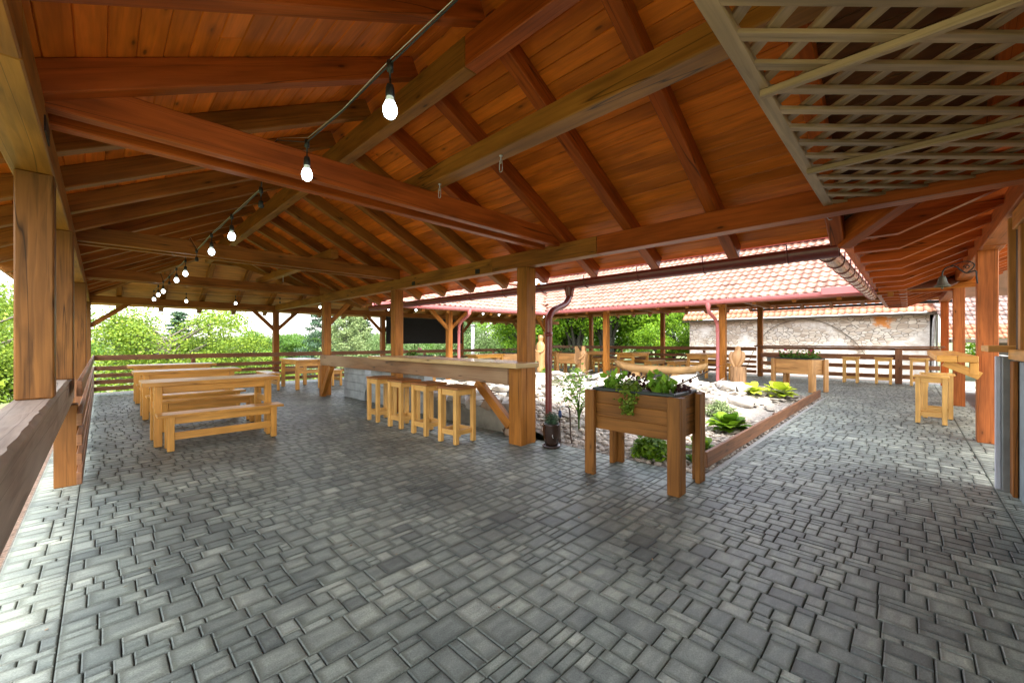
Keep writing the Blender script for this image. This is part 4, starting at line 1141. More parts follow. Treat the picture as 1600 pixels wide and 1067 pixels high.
for s in (-1, 1):      # folded wings meeting at the tail
    pts = [(-.03, s * .13, 1.09), (-.075, s * .165, .98), (-.10, s * .14, .84), (-.115, s * .07, .70), (-.11, s * .02, .60)]
    MB().tube(smoothpath(pts, 5), [.03 + .028 * math.sin(math.pi * min(1, i / 20 + .15)) for i in range(21)], 10).build('wing', 'carved', t)
MB().tube([(-.04, 0, 1.205), (-.085, 0, 1.195), (-.10, 0, 1.175)], [.018, .012, .003], 8).build('beak', 'carved', t)
mb = MB()
V = []; F = []; n = 26
for i, z in enumerate((0, .15, .3, .45, .6, .68)):
    for k in range(n):
        a = 2 * math.pi * k / n; r_ = .205 * (1 + .05 * noise.noise(Vector((math.cos(a) * 2, math.sin(a) * 2, z * .8))) + .03 * math.sin(9 * a))
        V.append((r_ * math.cos(a), r_ * math.sin(a), z))
V.append((0, 0, .685))
for i in range(5):
    for k in range(n): F.append([i * n + k, i * n + (k + 1) % n, (i + 1) * n + (k + 1) % n, (i + 1) * n + k])
for k in range(n): F.append([5 * n + k, 5 * n + (k + 1) % n, 6 * n])
mb.add(V, F, lambda i, f: (V[i][2], math.atan2(V[i][1], V[i][0]) * .3), False)
o = mb.build('log', 'log'); o.location = (12.90, 3.52, 0); tag(o, 'upright rough log carrying the carved wooden bird', 'log')

t = empty('carved_figure', (12.25, 10.45, 0)); tag(t, 'tall carved wooden figure standing between post and dark red downpipe', 'carving')
def rings(mb, prof, n=20, fold=0):
    V = []; F = []
    for (rx, ry, z, ox, oy) in prof:
        for k in range(n):
            a = 2 * math.pi * k / n; q = 1 + fold * math.sin(5 * a) * (1 if z < 1.2 else 0)
            V.append((ox + rx * q * math.cos(a), oy + ry * q * math.sin(a), z))
    for i in range(len(prof) - 1):
        for k in range(n): F.append([i * n + k, i * n + (k + 1) % n, (i + 1) * n + (k + 1) % n, (i + 1) * n + k])
    return mb.add(V, F, lambda i, f: (V[i][2], V[i][1]), True)
rings(MB(), [(.0, .0, 0, 0, 0), (.17, .17, .0, 0, 0), (.16, .17, .3, 0, 0), (.15, .16, .7, 0, 0), (.16, .18, 1.05, 0, 0), (.155, .19, 1.25, 0, 0), (.11, .13, 1.36, 0, 0), (.075, .08, 1.40, 0, 0), (.10, .105, 1.47, 0, 0), (.11, .11, 1.56, 0, 0), (.085, .085, 1.64, 0, 0), (0, 0, 1.67, 0, 0)], fold=.05).build('body', 'carved', t)
for s in (-1, 1): MB().tube(smoothpath([(0, s * .17, 1.27), (-.06, s * .20, 1.1), (-.15, s * .12, .98), (-.18, s * .02, 1.02)], 5), .04, 10).build('arm', 'carved', t)
MB().box(-.22, -.16, -.09, .09, .62, .98, .02).build('book', 'carved', t)
t = empty('carved_figure', (12.85, 8.85, 0)); tag(t, 'winged carved wooden figure left of the light post across the courtyard', 'carving')
rings(MB(), [(0, 0, 0, 0, 0), (.15, .15, 0, 0, 0), (.12, .13, .3, 0, 0), (.10, .11, .6, 0, 0), (.13, .14, .85, 0, -.02), (.12, .13, 1.0, -.0, -.03), (.07, .07, 1.07, 0, -.03), (.09, .09, 1.13, 0, -.03), (.08, .08, 1.20, 0, -.03), (0, 0, 1.24, 0, -.03)], fold=.06).build('body', 'carved', t)
V = [(.0, .05, .62), (-.02, .30, .50), (-.03, .40, .66), (.0, .36, .95), (.0, .38, 1.20), (.0, .30, 1.22), (.0, .14, 1.04)]
V2 = [(x + .06, y, z) for x, y, z in V]; n = len(V)
MB().add(V + V2, [list(range(n)), list(range(n, 2 * n))[::-1]] + [[i, i + n, (i + 1) % n + n, (i + 1) % n] for i in range(n)], lambda i, f: ((V + V2)[i][2], (V + V2)[i][1])).build('wing', 'carved', t)
MB().tube(smoothpath([(-.08, -.12, .95), (-.14, -.05, .8), (-.15, .1, .72)], 5), .04, 10).build('arm', 'carved', t)

# boat shaped bench
t = empty('boat_bench', (14.0, 6.45, 0)); tag(t, 'pale carved bench shaped like a long shallow boat', 'bench')
V = []; F = []; n = 30; m = 9; Lb = 1.72
for i in range(n + 1):
    u = -1 + 2 * i / n; y = u * Lb; w = .26 * (1 - abs(u) ** 6) + .03; lift = .15 * abs(u) ** 4 + .02 * u * u; 
    for k in range(m):
        a = math.pi * k / (m - 1); V.append((-w * math.cos(a), y, .52 + lift - .29 * math.sin(a) ** .6 * (1 - .5 * abs(u) ** 5)))
    for k in range(m):
        a = math.pi * (m - 1 - k) / (m - 1); V.append((-(w - .03) * math.cos(a), y * .985, .52 + lift - .07 * math.sin(a)))
q = 2 * m
for i in range(n):
    for k in range(q): F.append([i * q + k, (i + 1) * q + k, (i + 1) * q + (k + 1) % q, i * q + (k + 1) % q])
F += [list(range(q)), [n * q + k for k in range(q)][::-1]]
MB().add(V, F, lambda i, f: (V[i][1], V[i][0]), True).build('hull', 'boat', t)
for s in (-1, 1):
    V3 = [(-.24, s * .75 - .22, 0), (.24, s * .75 - .22, 0), (.24, s * .75 + .22, 0), (-.24, s * .75 + .22, 0), (-.20, s * .75 - .13, .28), (.20, s * .75 - .13, .28), (.20, s * .75 + .13, .28), (-.20, s * .75 + .13, .28)]
    MB().add(V3, [[3, 2, 1, 0], [4, 5, 6, 7], [0, 1, 5, 4], [1, 2, 6, 5], [2, 3, 7, 6], [3, 0, 4, 7]], lambda i, f: (V3[i][1] * .3, V3[i][2])).build('foot', 'boat', t)

# ------------------------------------------------------------ screen, bulbs, lattice, hooks, bell
t = empty('projection_screen', (10.0, 15.05, 0)); tag(t, 'large black screen hanging between two far posts', 'screen')
MB().box(-1.93, 1.93, -.02, .02, 1.33, 2.40, .004).build('cloth', 'screen', t)
MB().tube([(-1.95, 0, 1.325), (1.95, 0, 1.325)], .022, 10).build('bottom_bar', 'black', t)

SL_ = empty('string_lights', (.86, 1.5, 0)); tag(SL_, 'string of white bulbs on a black cable under the ceiling', 'string lights')
bulbs = []; k = 0
for i in range(12):
    y = 1.57 + .985 * i; lit = i not in (2, 5, 8)
    bulbs.append((.86, y, 2.575 + .012 * math.sin(i * 2.1), lit))
row2 = [(1.5, 12.9), (2.5, 12.7), (3.5, 12.5), (4.5, 12.3), (6.3, 11.6), (7.1, 11.3), (9.7, 11.0), (10.5, 11.0), (11.6, 10.9), (12.6, 10.6)]
for i, (x, y) in enumerate(row2): bulbs.append((x, y, 2.60, i != 2))
pts = []
a0 = (.86, -1.5, 2.72); pts.append(a0)
pts.append((.86, .1, 2.60))
for i, (x, y, z, l) in enumerate(bulbs):
    if pts:
        pz = Vector(pts[-1]); mid = (pz + Vector((x, y, z))) / 2
        crosses = any(pz.y < ty < y for ty in (3.2, 7.1, 11.0)) and i < 12
        if crosses:
            ty = [q for q in (3.2, 7.1, 11.0) if pz.y < q < y][0]
            pts.append((.86, ty - .06, 2.80)); pts.append((.86, ty + .30, 2.80))
        else: pts.append((mid.x, mid.y, mid.z - .012))
    pts.append((x, y, z))
loc = [(p[0] - .86, p[1] - 1.5, p[2]) for p in pts]
MB().tube(loc, .0042, 6, smooth=False).build('cable', 'black', SL_)
MB().tube([(p[0] + .006, p[1], p[2] + .016 + .012 * (i % 2)) for i, p in enumerate(loc)],   .0013, 5, smooth=False).build('steel_wire', 'steel', SL_)
s_me = b_me = n_me = None
for (x, y, z, lit) in bulbs:
    sc = MB(); c = (0, 0, 0)
    if s_me is None:
        sc.lathe([(0, .012), (.014, .012), (.014, -.03), (.004, -.035), (.004, -.085), (.015, -.09), (.018, -.105), (.019, -.135), (.016, -.14), (0, -.14)], c, 14)
        so = sc.build('socket', 'black', SL_); s_me = so.data
    else:
        so = bpy.data.objects.new('socket', s_me); COL.objects.link(so); so.parent = SL_
    so.location = (x - .86, y - 1.5, z)
    if not lit: continue
    if b_me is None:
        bo = MB().lathe([(0, -.232), (.012, -.230), (.022, -.222), (.028, -.208), (.030, -.195), (.028, -.182), (.023, -.170), (.020, -.162), (0, -.162)], c, 18).build('bulb', 'bulb', so); b_me = bo.data
        no = MB().lathe([(.0195, -.1625), (.0175, -.150), (.0155, -.1405)], c, 14).build('bulb_neck', 'neck', so); n_me = no.data
    else:
        for nm, me in (('bulb', b_me), ('bulb_neck', n_me)):
            bo = bpy.data.objects.new(nm, me); COL.objects.link(bo); bo.parent = so

t = empty('lattice_panel', (2.6, -.6, 2.5)); tag(t, 'wooden diagonal lattice panel hung flat under the roof', 'lattice')
X0, X1, Y0, Y1 = -1.75, 1.76, -1.0, 1.09
MB().box(X0, X1, Y1 - .062, Y1, -.02, .018, .004).build('frame', 'lattice', t)
MB().box(X0, X1, Y0, Y0 + .062, -.02, .018, .004).build('frame', 'lattice', t)
MB().box(X1 - .03, X1, Y0 + .063, Y1 - .063, -.02, .018, .004).build('frame', 'lattice', t)
MB().box(X0, X0 + .06, Y0 + .063, Y1 - .063, -.02, .018, .004).build('frame', 'lattice', t)
for x in (2.0, 3.12): MB().box(x - 2.6 - .017, x - 2.6 + .017, Y0 + .063, Y1 - .03, -.052, -.021, .004).build('stiffener', 'lattice', t)
def clipline(cx, dirx, diry):
    # line through (cx, Y1) heading (dirx, diry), clipped to the frame
    x0, y0, x1, y1 = X0 + .02, Y0 + .03, X1 - .05, Y1 - .03
    ts = []
    lo, hi = -99, 99
    for p, d_, a, b_ in ((cx, dirx, x0, x1), (y1, diry, y0, y1)):
        t1, t2 = (a - p) / d_, (b_ - p) / d_
        lo = max(lo, min(t1, t2)); hi = min(hi, max(t1, t2))
    return (lo, hi, (cx, y1)) if hi - lo > .12 else None
for layer, dx in ((0, 1), (1, -1)):
    for i in range(-14, 36):
        r_ = clipline(X0 + i * .218 + .06, dx, -1)
        if not r_: continue
        lo, hi, (cx, cy) = r_; z = -.010 if layer == 0 else .012
        MB().beam((cx + dx * lo, cy - lo, z), (cx + dx * hi, cy - hi, z), .046, .018, .003).build('slat', 'lattice', t)
mb = MB(); mb.tube([(1.74, 1.09, -.02), (1.77, 1.11, -.03), (1.79, 1.09, -.055), (1.77, 1.07, -.06)], .004, 6); mb.tube([(1.70, 1.05, 0), (1.78, 1.12, 0)], .012, 8); mb.build('latch', 'steel', t)

def hook(x, y, z, label):
    t = empty('carabiner_hook', (x, y, z)); tag(t, label, 'hook', 'steel carabiners on the ceiling beams')
    MB().lathe([(0, 0), (.014, 0), (.014, -.004), (.004, -.008), (.004, -.035), (0, -.035)], n=12).build('eye_screw', 'steel', t)
    MB().tube([(.0, .013 * math.cos(a), -.046 + .013 * math.sin(a)) for a in [i * .6 for i in range(12)]], .0028, 6).build('ring', 'steel', t)
    P = [(0, .016 * math.cos(a), -.085 + (.016 * math.sin(a) + (.022 if math.sin(a) > 0 else -.022))) for a in [i * math.pi / 8 for i in range(17)]]
    MB().tube(P, .003, 6).build('clip', 'steel', t)
hook(2.10, 2.96, 2.79, 'steel carabiner under the olive beam, lower and farther of the near two')
hook(2.10, 2.18, 2.79, 'steel carabiner under the olive beam, upper and nearer of the near two')
hook(2.72, 9.5, 2.79, 'steel carabiner on the far hanger beam, left one')
hook(2.72, 7.6, 2.79, 'steel carabiner on the far hanger beam, right one')

t = empty('wall_bell', (8.50, -.675, 2.3)); tag(t, 'bronze bell on a scrolled iron bracket on the red post', 'bell')
mb = MB(); mb.tube(smoothpath([(0, 0, -.10), (0, .01, .0), (0, .02, .08), (0, .10, .06), (0, .16, .11), (0, .20, .16), (0, .27, .17), (0, .32, .13), (0, .335, .07), (0, .335, .04)], 6), .0085, 8)
mb.tube(smoothpath([(0, .10, .06), (0, .05, .11), (0, .03, .17), (0, .09, .22), (0, .18, .21), (0, .27, .17)], 6), .007, 8)
mb.tube([(0, .10 + .035 * (1 - i * .05) * math.cos(i * .5), .14 + .035 * (1 - i * .05) * math.sin(i * .5)) for i in range(16)], .006, 6)
mb.build('bracket', 'iron', t)
MB().lathe([(0, .045), (.02, .045), (.035, .03), (.045, -.02), (.06, -.07), (.085, -.10), (.088, -.112), (.08, -.112), (.05, -.07), (0, -.06)], (0, .335, 0), 24).build('bell', 'bell', t)
MB().tube([(0, .335, -.05), (0, .335, -.145)], [.006, .014], 8).build('clapper', 'bell', t)

# ------------------------------------------------------------ kiosk at the right edge
t = empty('kiosk', (4, -.7, 0)); tag(t, 'timber framed kiosk corner with grey panels and ledge at the right edge', 'kiosk')
K = lambda n, mt, x0, x1, y0, y1, z0, z1, ch=.005: MB().box(x0 - 4, x1 - 4, y0 + .7, y1 + .7, z0, z1, ch).build(n, mt, t)
K('post', 'darkwood', 5.74, 5.90, -.84, -.70, 0, 2.52)
K('post', 'brown', 5.74, 5.895, -.695, -.665, 0, 1.22)
K('wall_panel', 'panelblue', 1.5, 5.73, -.76, -.70, 0, 1.22)
K('corner_trim', 'white', 5.97, 6.02, -.62, -.585, 0, 1.26)
K('wall_panel', 'panel', 5.905, 6.0, -.69, -.622, 0, 1.26)
K('ledge', 'furn', 2.0, 5.90, -.80, -.655, 1.235, 1.325)
K('ledge', 'furn', 5.91, 6.45, -.80, -.535, 1.30, 1.36)
K('window_frame', 'decktan', 5.93, 5.99, -.78, -.66, 1.362, 2.55)
K('window_frame', 'decktan', 1.5, 5.735, -.74, -.66, 2.40, 2.56)
K('window_frame', 'decktan', 5.42, 5.50, -.735, -.665, 1.33, 2.39)
K('roof_beam', 'redpost', 1.5, 7.2, -.9, -.64, 2.57, 2.66)
for i in range(16): MB().beam((5.41 - 4, -.02 - .01, 1.38 + i * .065), (-2.4, -.03, 1.38 + i * .065), .04, .012, .002, up=(0, -.6, 1)).build('louvre', 'furn', t)
K('wall_panel', 'darkwood', 1.5, 5.5, -.9, -.86, 1.2, 2.5)
K('side_wall', 'block', 8.0, 16.5, -1.75, -1.6, 0, 1.05)
tag(MB().box(5.9, 18.0, -1.58, -.95, -.1, .004, .002).build('plinth', 'kerb'), kind='structure')

# ------------------------------------------------------------ background buildings
t = empty('stone_barn', (22, 4, 0)); tag(t, 'old rubble stone barn with patched plaster and orange tiled eave', 'barn')
o = MB().box(22, 22.5, -.75, 8.35, -.3, 2.5, .01).build('wall', 'stonewall'); o.parent = t; o.matrix_parent_inverse = Matrix.Translation((-22, -4, 0))
def under(o): o.parent = t; o.matrix_parent_inverse = Matrix.Translation(tuple(-c for c in t.location)); return o
under(MB().box(22.0, 28, -.78, -.55, -.3, 2.7, .01).build('end_wall', 'plaster'))
mb = MB(); tiles(mb, (21.66, 8.6, 2.50), (0, -1, 0), Vector((1, 0, .95)).normalized(), Vector((-.95, 0, 1)).normalized(), 41, 2, lambda u, v: True, .23, .36)
under(mb.build('roof_tiles', 'tileorange'))
under(MB().box(21.70, 21.78, -.85, 8.6, 2.40, 2.49, .01).build('eave_board', 'darkwood'))
V = [(22.1, 8.6, 2.95), (22.1, -.9, 2.95), (27, -.9, 5.6), (27, 8.6, 5.6)]; V += [(x, y, z - .08) for x, y, z in V]
under(MB().add(V, [[0, 1, 2, 3], [7, 6, 5, 4], [0, 4, 5, 1], [1, 5, 6, 2], [2, 6, 7, 3], [3, 7, 4, 0]]).build('roof_sheet', 'slate'))
V = [(22.2, -.80, 2.7), (28, -.80, 2.7), (27, -.80, 5.5), (22.2, -.80, 3.05)]; V += [(x, y + .08, z) for x, y, z in V]
under(MB().add(V, [[0, 1, 2, 3], [7, 6, 5, 4], [0, 4, 5, 1], [1, 5, 6, 2], [2, 6, 7, 3], [3, 7, 4, 0]]).build('gable_boards', 'darkwood'))
under(MB().tube(smoothpath([(22.6, -1.3, 2.6), (21.9, -.9, 2.42), (21.85, -.68, 2.2), (21.85, -.66, 0)], 5), .06, 10).build('downpipe', 'steel'))
# climbing dry stem across the wall
pts = smoothpath([(21.97, 5.6, .2), (21.96, 5.2, 1.2), (21.96, 4.6, 2.0), (21.96, 3.6, 2.38), (21.96, 2.6, 2.2), (21.96, 1.7, 1.5), (21.96, 1.2, .7)], 8)
tag(MB().tube(pts, .014, 6).build('dry_vine', 'bark'), 'dry climbing stem arching over the stone barn wall', 'vine')

t = empty('old_house', (24, -4, 0)); tag(t, 'old house with weathered red and grey tiled roof between the red posts', 'house')
mb = MB(); tiles(mb, (21.0, -1.0, 1.50), Vector((.45, -1, 0)).normalized(), Vector((1, .45, 1.6)).normalized(), Vector((-1.45, -.65, 1)).normalized(), 44, 3, lambda u, v: True, .18, .20)
under(mb.build('eave_tiles', 'tileorange'))
mb = MB(); tiles(mb, Vector((21.0, -1.0, 1.50)) + Vector((1, .45, 1.6)).normalized() * .59, Vector((.45, -1, 0)).normalized(), Vector((1, .45, 1.6)).normalized(), Vector((-1.45, -.65, 1)).normalized(), 44, 26, lambda u, v: True, .18, .20)
under(mb.build('roof_tiles', 'tileold'))
under(MB().beam((21.0, -1.0, 1.42), (24.2, -8.1, 1.42), .2, .14).build('eave_board', 'darkwood'))
under(MB().beam((22.4, -1.8, .6), (25.4, -8.3, .6), .2, 1.6).build('wall', 'darkwood'))

o = MB().tube([(14.5, 17.3, -1), (14.5, 17.3, 2.25)], .095, 14).tube([(14.5, 17.3, 2.25), (14.5, 17.3, 2.33)], .12, 14).build('flue_pipe', 'steel')
tag(o, 'silver metal flue pipe standing beyond the far railing', 'chimney')

# ------------------------------------------------------------ trees and plants
def make_tree(name, leafm, barkm, H, R_, crown_z, nblob, nleaf, lsize, flat=.75, droop=0, conic=False, trunks=1, trunk_r=.16, asp=.6, seed=0):
    random.seed(seed); t = empty(name); tr = MB(); cr = MB(); tops = []
    blobs = []
    for i in range(nblob):
        if conic:
            u = (i + .5) / nblob; z = crown_z + (H - crown_z) * u; rr = R_ * (1 - u) ** .85 + .15; a = i * 2.4
            d = rr * random.uniform(.45, .85); blobs.append((Vector((d * math.cos(a), d * math.sin(a), z - d * .18)), max(.35, rr * .42)))
        else:
            v = Vector((random.gauss(0, 1), random.gauss(0, 1), random.gauss(0, .9))).normalized() * random.uniform(.45, .95)
            c = Vector((v.x * R_, v.y * R_, crown_z + (H - crown_z) * (.5 + .48 * v.z))); blobs.append((c, R_ * random.uniform(.2, .36)))
    bases = []
    for k in range(trunks):
        a = 2 * math.pi * k / trunks + .4; off = Vector((math.cos(a), math.sin(a), 0)) * (trunk_r * 1.6 if trunks > 1 else 0)
        top = Vector((math.cos(a) * R_ * .35 * (trunks > 1) + random.uniform(-.2, .2), math.sin(a) * R_ * .35 * (trunks > 1), H * .72 if not conic else H * .97))
        p = [off, off * 1.4 + Vector((random.uniform(-.1, .1), random.uniform(-.1, .1), H * .25)), off.lerp(top, .6), top]
        sp = smoothpath(p, 6); n = len(sp); tr.tube(sp, [trunk_r * (1 - .85 * i / (n - 1)) + .01 for i in range(n)], 9); bases.append(sp)
    for c, r_ in blobs:
        sp = random.choice(bases); zt = c.z - (.15 if conic else .9) * r_ - (0 if conic else .5)
        b0 = min(sp, key=lambda q: abs(q.z - max(zt, H * .18))); mid = b0.lerp(c, .55) + Vector((0, 0, .12 * r_))
        br = smoothpath([b0, mid, c], 4); n = len(br); tr.tube(br, [max(.012, trunk_r * .33 * (1 - .8 * i / (n - 1))) for i in range(n)], 6)
    per = nleaf // nblob
    for c, r_ in blobs:
        for i in range(per):
            v = Vector((random.gauss(0, 1), random.gauss(0, 1), random.gauss(0, 1))).normalized() * (random.random() ** .33) * random.uniform(.75, 1.22)
            p = c + Vector((v.x * r_, v.y * r_, v.z * r_ * flat))
            if droop: p.z -= droop * random.random() ** 2
            nn = Vector((v.x * .5 + random.gauss(0, .6), v.y * .5 + random.gauss(0, .6), .5 + random.gauss(0, .6)))
            cr.leaf(p, lsize * random.uniform(.6, 1.3), nn, asp, Vector((0, 0, -1)) if droop else None)
    tr.build('trunk', barkm, t); cr.build('crown', leafm, t)
    return t
broad = make_tree('broadleaf_tree', 'leaf_yellow', 'bark', 6.4, 3.6, .8, 50, 42000, .12, seed=11)
green = make_tree('broadleaf_tree', 'leaf_green', 'bark', 6.0, 2.6, 1.2, 34, 20000, .14, seed=12)
conif = make_tree('spruce_tree', 'leaf_dark', 'barkdark', 9.5, 2.6, .4, 70, 20000, .20, flat=.35, droop=.12, conic=True, seed=13, asp=.3)
pine = make_tree('pine_tree', 'leaf_pine', 'bark', 5.0, 1.9, .3, 44, 15000, .17, flat=.8, conic=True, seed=14, asp=.28)
birch = make_tree('birch_tree', 'leaf_birch', 'bark', 8.0, 3.0, 1.0, 44, 18000, .14, droop=1.1, seed=15, trunk_r=.12)
maple = make_tree('maple_tree', 'leaf_bright', 'barkdark', 7.0, 3.4, 1.6, 40, 16000, .20, seed=16, trunk_r=.18)
multi = make_tree('multi_stem_tree', 'leaf_bright', 'barkdark', 8.5, 4.0, 2.8, 40, 14000, .22, seed=17, trunks=7, trunk_r=.19)
random.seed(99)
PR = dict(b=[broad, 0], g=[green, 0], c=[conif, 0], p=[pine, 0], w=[birch, 0], m=[maple, 0], x=[multi, 0])
def tree(kk, x, y, s, rz, label, z=None, sz=None, group='trees beyond the railings'):
    p = PR[kk]; o = p[0] if p[1] == 0 else copy_tree(p[0]); p[1] += 1
    o.location = (x, y, ground_z(x, y) if z is None else z); o.rotation_euler.z = rz; o.scale = (s, s, sz or s)
    return tag(o, label, 'tree', group)
tree('b', 2.4, 24.0, 1.0, 0, 'broad yellow-green tree filling the view behind the three tables', z=-2.0, sz=.82)
tree('b', -2.9, 19.5, .8, 1.3, 'yellow-green tree glimpsed left of the first thick post', z=-1.6)
tree('b', -4.6, 31, 1.1, 2.1, 'tall pale tree rising left of the first thick post', z=-2.2, sz=1.1)
tree('b', 6.0, 29.5, .8, 4.0, 'pale green tree right of the big yellow-green one', z=-3.0, sz=.62)
tree('c', 3.8, 36, 1.0, 0, 'dark spruce whose tips show above the yellow-green tree', z=-2.8, sz=.66)
tree('g', 11.0, 48, 1.2, .5, 'distant rounded green tree left of the railing post', z=-3.0, sz=.95)
tree('g', 15.2, 56, 1.4, 1.7, 'distant green tree under the white sky', z=-3.0, sz=.9)
tree('g', 18.5, 50, 1.3, 2.9, 'distant green tree just left of the dark spruce', z=-3.0, sz=.95)
tree('c', 13.2, 35.5, 1.0, 1.0, 'dark spruce behind the far railing post', z=-3.0)
tree('p', 10.9, 25.5, 1.05, 0, 'pale young pine right of the far railing post', z=-1.4)
tree('p', 13.5, 29.5, 1.1, 2.0, 'second pale pine left of the bar end post', z=-1.9)
tree('c', 17.2, 36, .8, 2.5, 'dark spruce right of the bar end post', z=-3.0)
tree('w', 15.5, 27.5, .8, .3, 'thin light green tree left of the black screen', z=-2.0, sz=.78)
tree('g', 20.0, 34, 1.1, .9, 'green tree behind the black screen', z=-2.4, sz=.8)
tree('w', 24.0, 31.0, 1.05, 1.1, 'drooping pale birch behind the flue pipe', z=-1.4)
tree('w', 28.5, 32.0, 1.2, 2.1, 'drooping pale birch right of the flue pipe', z=-1.4)
tree('m', 24.0, 22.6, .95, 0, 'bright yellow-green maple seen left of the big bar post', z=-.9)
tree('m', 27.0, 20.5, 1.0, 1.9, 'bright green maple between the bar post and dark red downpipe', z=-.9)
tree('x', 27.0, 16.4, 1.0, 0, 'many-stemmed tree with dark trunks across the courtyard', z=-.6)
tree('x', 26.0, 18.6, .9, 1.2, 'leaning grey-stemmed tree left of the dark trunks', z=-.6)
tree('m', 30.5, 14.0, 1.15, 2.2, 'bright green tree directly left of the stone barn', z=-1.2)
tree('m', 33, 19.5, 1.3, 3.3, 'bright green tree behind the dark trunks', z=-1.6)
tree('m', 25.4, 10.6, .62, 4.1, 'bright low maple beside the barn corner', z=-.9)
tree('g', 38, 27, 1.7, 4.2, 'green tree far behind the courtyard roof', z=-2.2)
tree('m', 34.0, -5.2, 1.0, .6, 'bright tree seen under the eave of the old house', z=-1.8)
for i in range(9):
    x = 20 + i * 9; y = 62 - i * 4.5
    tree('g', x, y, 2.0, i * .9, 'distant green tree in the wooded skyline', z=-3, sz=.95, group='distant trees on the skyline')
for i in range(5): tree('g', -12 + i * 6.5, 66 + (i % 2) * 6, 1.9, i * 1.1, 'distant tree behind the yellow-green tree on the left', z=-3.2, sz=.9, group='distant trees on the left')
order_labels('distant trees on the skyline', 'distant skyline tree, %s in its row')
order_labels('distant trees on the left', 'distant tree behind the big yellow-green tree, %s')
# undergrowth
ug = MB()
for i in range(16000):
    r0 = random.random()
    x, y = (random.uniform(-14, 30), random.uniform(17.0, 30)) if r0 < .75 else (random.uniform(-9, -2.2), random.uniform(4, 30))
    h = .5 + .5 * noise.noise(Vector((x * .5, y * .5, 0)))
    ug.leaf((x, y, ground_z(x, y) + random.uniform(.0, .9) * h), random.uniform(.10, .22), None, .6)
tag(ug.build('undergrowth', 'leaf_yellow'), 'low yellow-green undergrowth on the bank beyond the railing', 'undergrowth', kind='stuff')

def hosta(x, y, n, L, mat, label, w=.36):
    random.seed(int(x * 100 + y * 10)); mb = MB()
    for i in range(n):
        a = random.uniform(0, 6.28); el = random.uniform(.45, 1.35); l = L * random.uniform(.6, 1.1)
        d = Vector((math.cos(a) * math.cos(el), math.sin(a) * math.cos(el), math.sin(el))); s = Vector((-math.sin(a), math.cos(a), 0))
        V = []; seg = 7
        for k in range(seg + 1):
            u = k / seg; c = d * (l * u) + Vector((0, 0, -l * .55 * max(0, u - .3) ** 1.6)); ww = l * w * .5 * math.sin(math.pi * min(1, max(.0, (u - .22) / .78))) ** .75 + .006
            nz = Vector((0, 0, ww * .25)); V += [c - s * ww + nz, c, c + s * ww + nz]
        F = []
        for k in range(seg): F += [[3 * k, 3 * k + 1, 3 * k + 4, 3 * k + 3], [3 * k + 1, 3 * k + 2, 3 * k + 5, 3 * k + 4]]
        mb.add(V, F, None, True)
    o = mb.build('leafy_plant', mat); o.location = (x, y, bed_z(x, y)); return tag(o, label, 'plant')
hosta(5.25, 1.86, 40, .32, 'leaf_bright', 'bright green broad-leaved plant by the near end of the low board')
hosta(6.85, 2.0, 60, .46, 'leaf_bright', 'large bright green broad-leaved plant behind the low board')
hosta(4.75, 1.75, 24, .2, 'leaf_green', 'small green plant hugging the near planter leg')
hosta(11.2, 2.2, 80, .55, 'leaf_lime', 'yellow-green broad-leaved plant in front of the light planter')
hosta(10.6, 2.6, 50, .45, 'leaf_lime', 'lime leaved plant left of the light planter legs')
def shrub(x, y, r_, n, size, mat, label, flat=.9, asp=.3, z=None, name='shrub'):
    mb = MB()
    for k in range(14):
        a, e_ = random.uniform(0, 6.28), random.uniform(.1, 1.4); v = Vector((math.cos(a) * math.cos(e_), math.sin(a) * math.cos(e_), math.sin(e_))) * r_ * .6
        leafclump(mb, (v.x, v.y, v.z * flat + r_ * .25), n // 14, r_ * .42, size, .9, 1.0, asp)
        mb.tube([(0, 0, -.02), tuple(v)], .006, 5)
    o = mb.build(name, mat); o.location = (x, y, bed_z(x, y) if z is None else z); return tag(o, label, 'shrub')
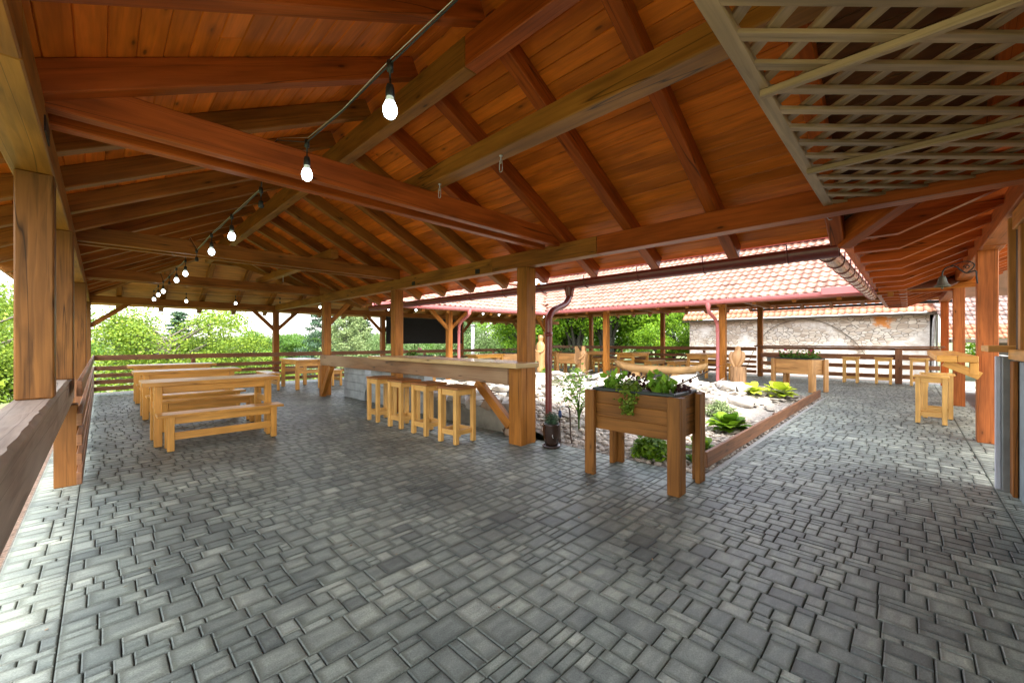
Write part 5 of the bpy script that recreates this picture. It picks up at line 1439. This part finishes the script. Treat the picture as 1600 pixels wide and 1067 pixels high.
shrub(4.66, 2.22, .26, 1400, .07, 'leaf_bright', 'dense green bushy plant seen under the near planter box', asp=.5)
shrub(7.9, 2.45, .34, 1800, .06, 'leaf_pine', 'rounded dwarf pine bush behind the broad-leaved plants')
shrub(6.6, 2.9, .16, 500, .05, 'leaf_pine', 'tiny dwarf conifer right of the near planter')
shrub(11.4, 9.4, .32, 900, .08, 'leaf_bright', 'grassy green tuft at the foot of the tall carved figure')
shrub(11.2, 7.9, .28, 600, .06, 'leaf_pine', 'grey-green low shrub on the rocks behind the pond')
# slender feathery plant between pond and planter
random.seed(5); mb = MB(); st_ = MB()
for k in range(9):
    a = random.uniform(0, 6.28); tip = Vector((math.cos(a) * random.uniform(.05, .34), math.sin(a) * random.uniform(.05, .34), random.uniform(.45, .92)))
    sp = smoothpath([(0, 0, 0), (tip.x * .15, tip.y * .15, tip.z * .55), tip], 6); st_.tube(sp, [.012 * (1 - .7 * i / (len(sp) - 1)) for i in range(len(sp))], 6)
    for i in range(50):
        p = sp[-1 - int(random.random() ** 1.5 * 5)] + Vector((random.gauss(0, .075), random.gauss(0, .075), random.gauss(0, .05)))
        mb.leaf(p, random.uniform(.05, .10), Vector((random.gauss(0, .5), random.gauss(0, .5), 1)), .45)
t = empty('feathery_plant', (5.05, 3.55, bed_z(5.05, 3.55))); tag(t, 'slender light green feathery plant between pond and near planter', 'plant')
st_.build('stem', 'leaf_green', t); mb.build('foliage', 'leaf_herb', t)

rd = MB(); random.seed(31)
for i in range(170):
    x, y = random.uniform(-.4, 9), random.uniform(-.5, 9)
    if CX0 < x < CX1 and CY0 < y: continue
    rd.leaf((x, y, .006), random.uniform(.008, .028), Vector((random.gauss(0, .25), random.gauss(0, .25), 1)), .5)
tag(rd.build('leaf_litter', 'litter'), 'tiny dry leaf bits scattered over the paving', 'leaf litter', kind='stuff')
# a few dry twigs and leaf bits lying on the stones
o = MB().tube([(.02, 1.95, .008), (.06, 2.0, .010), (.07, 2.06, .012)], .003, 5).build('twig', 'bark'); tag(o, 'dry twig lying on the paving at lower left', 'twig')
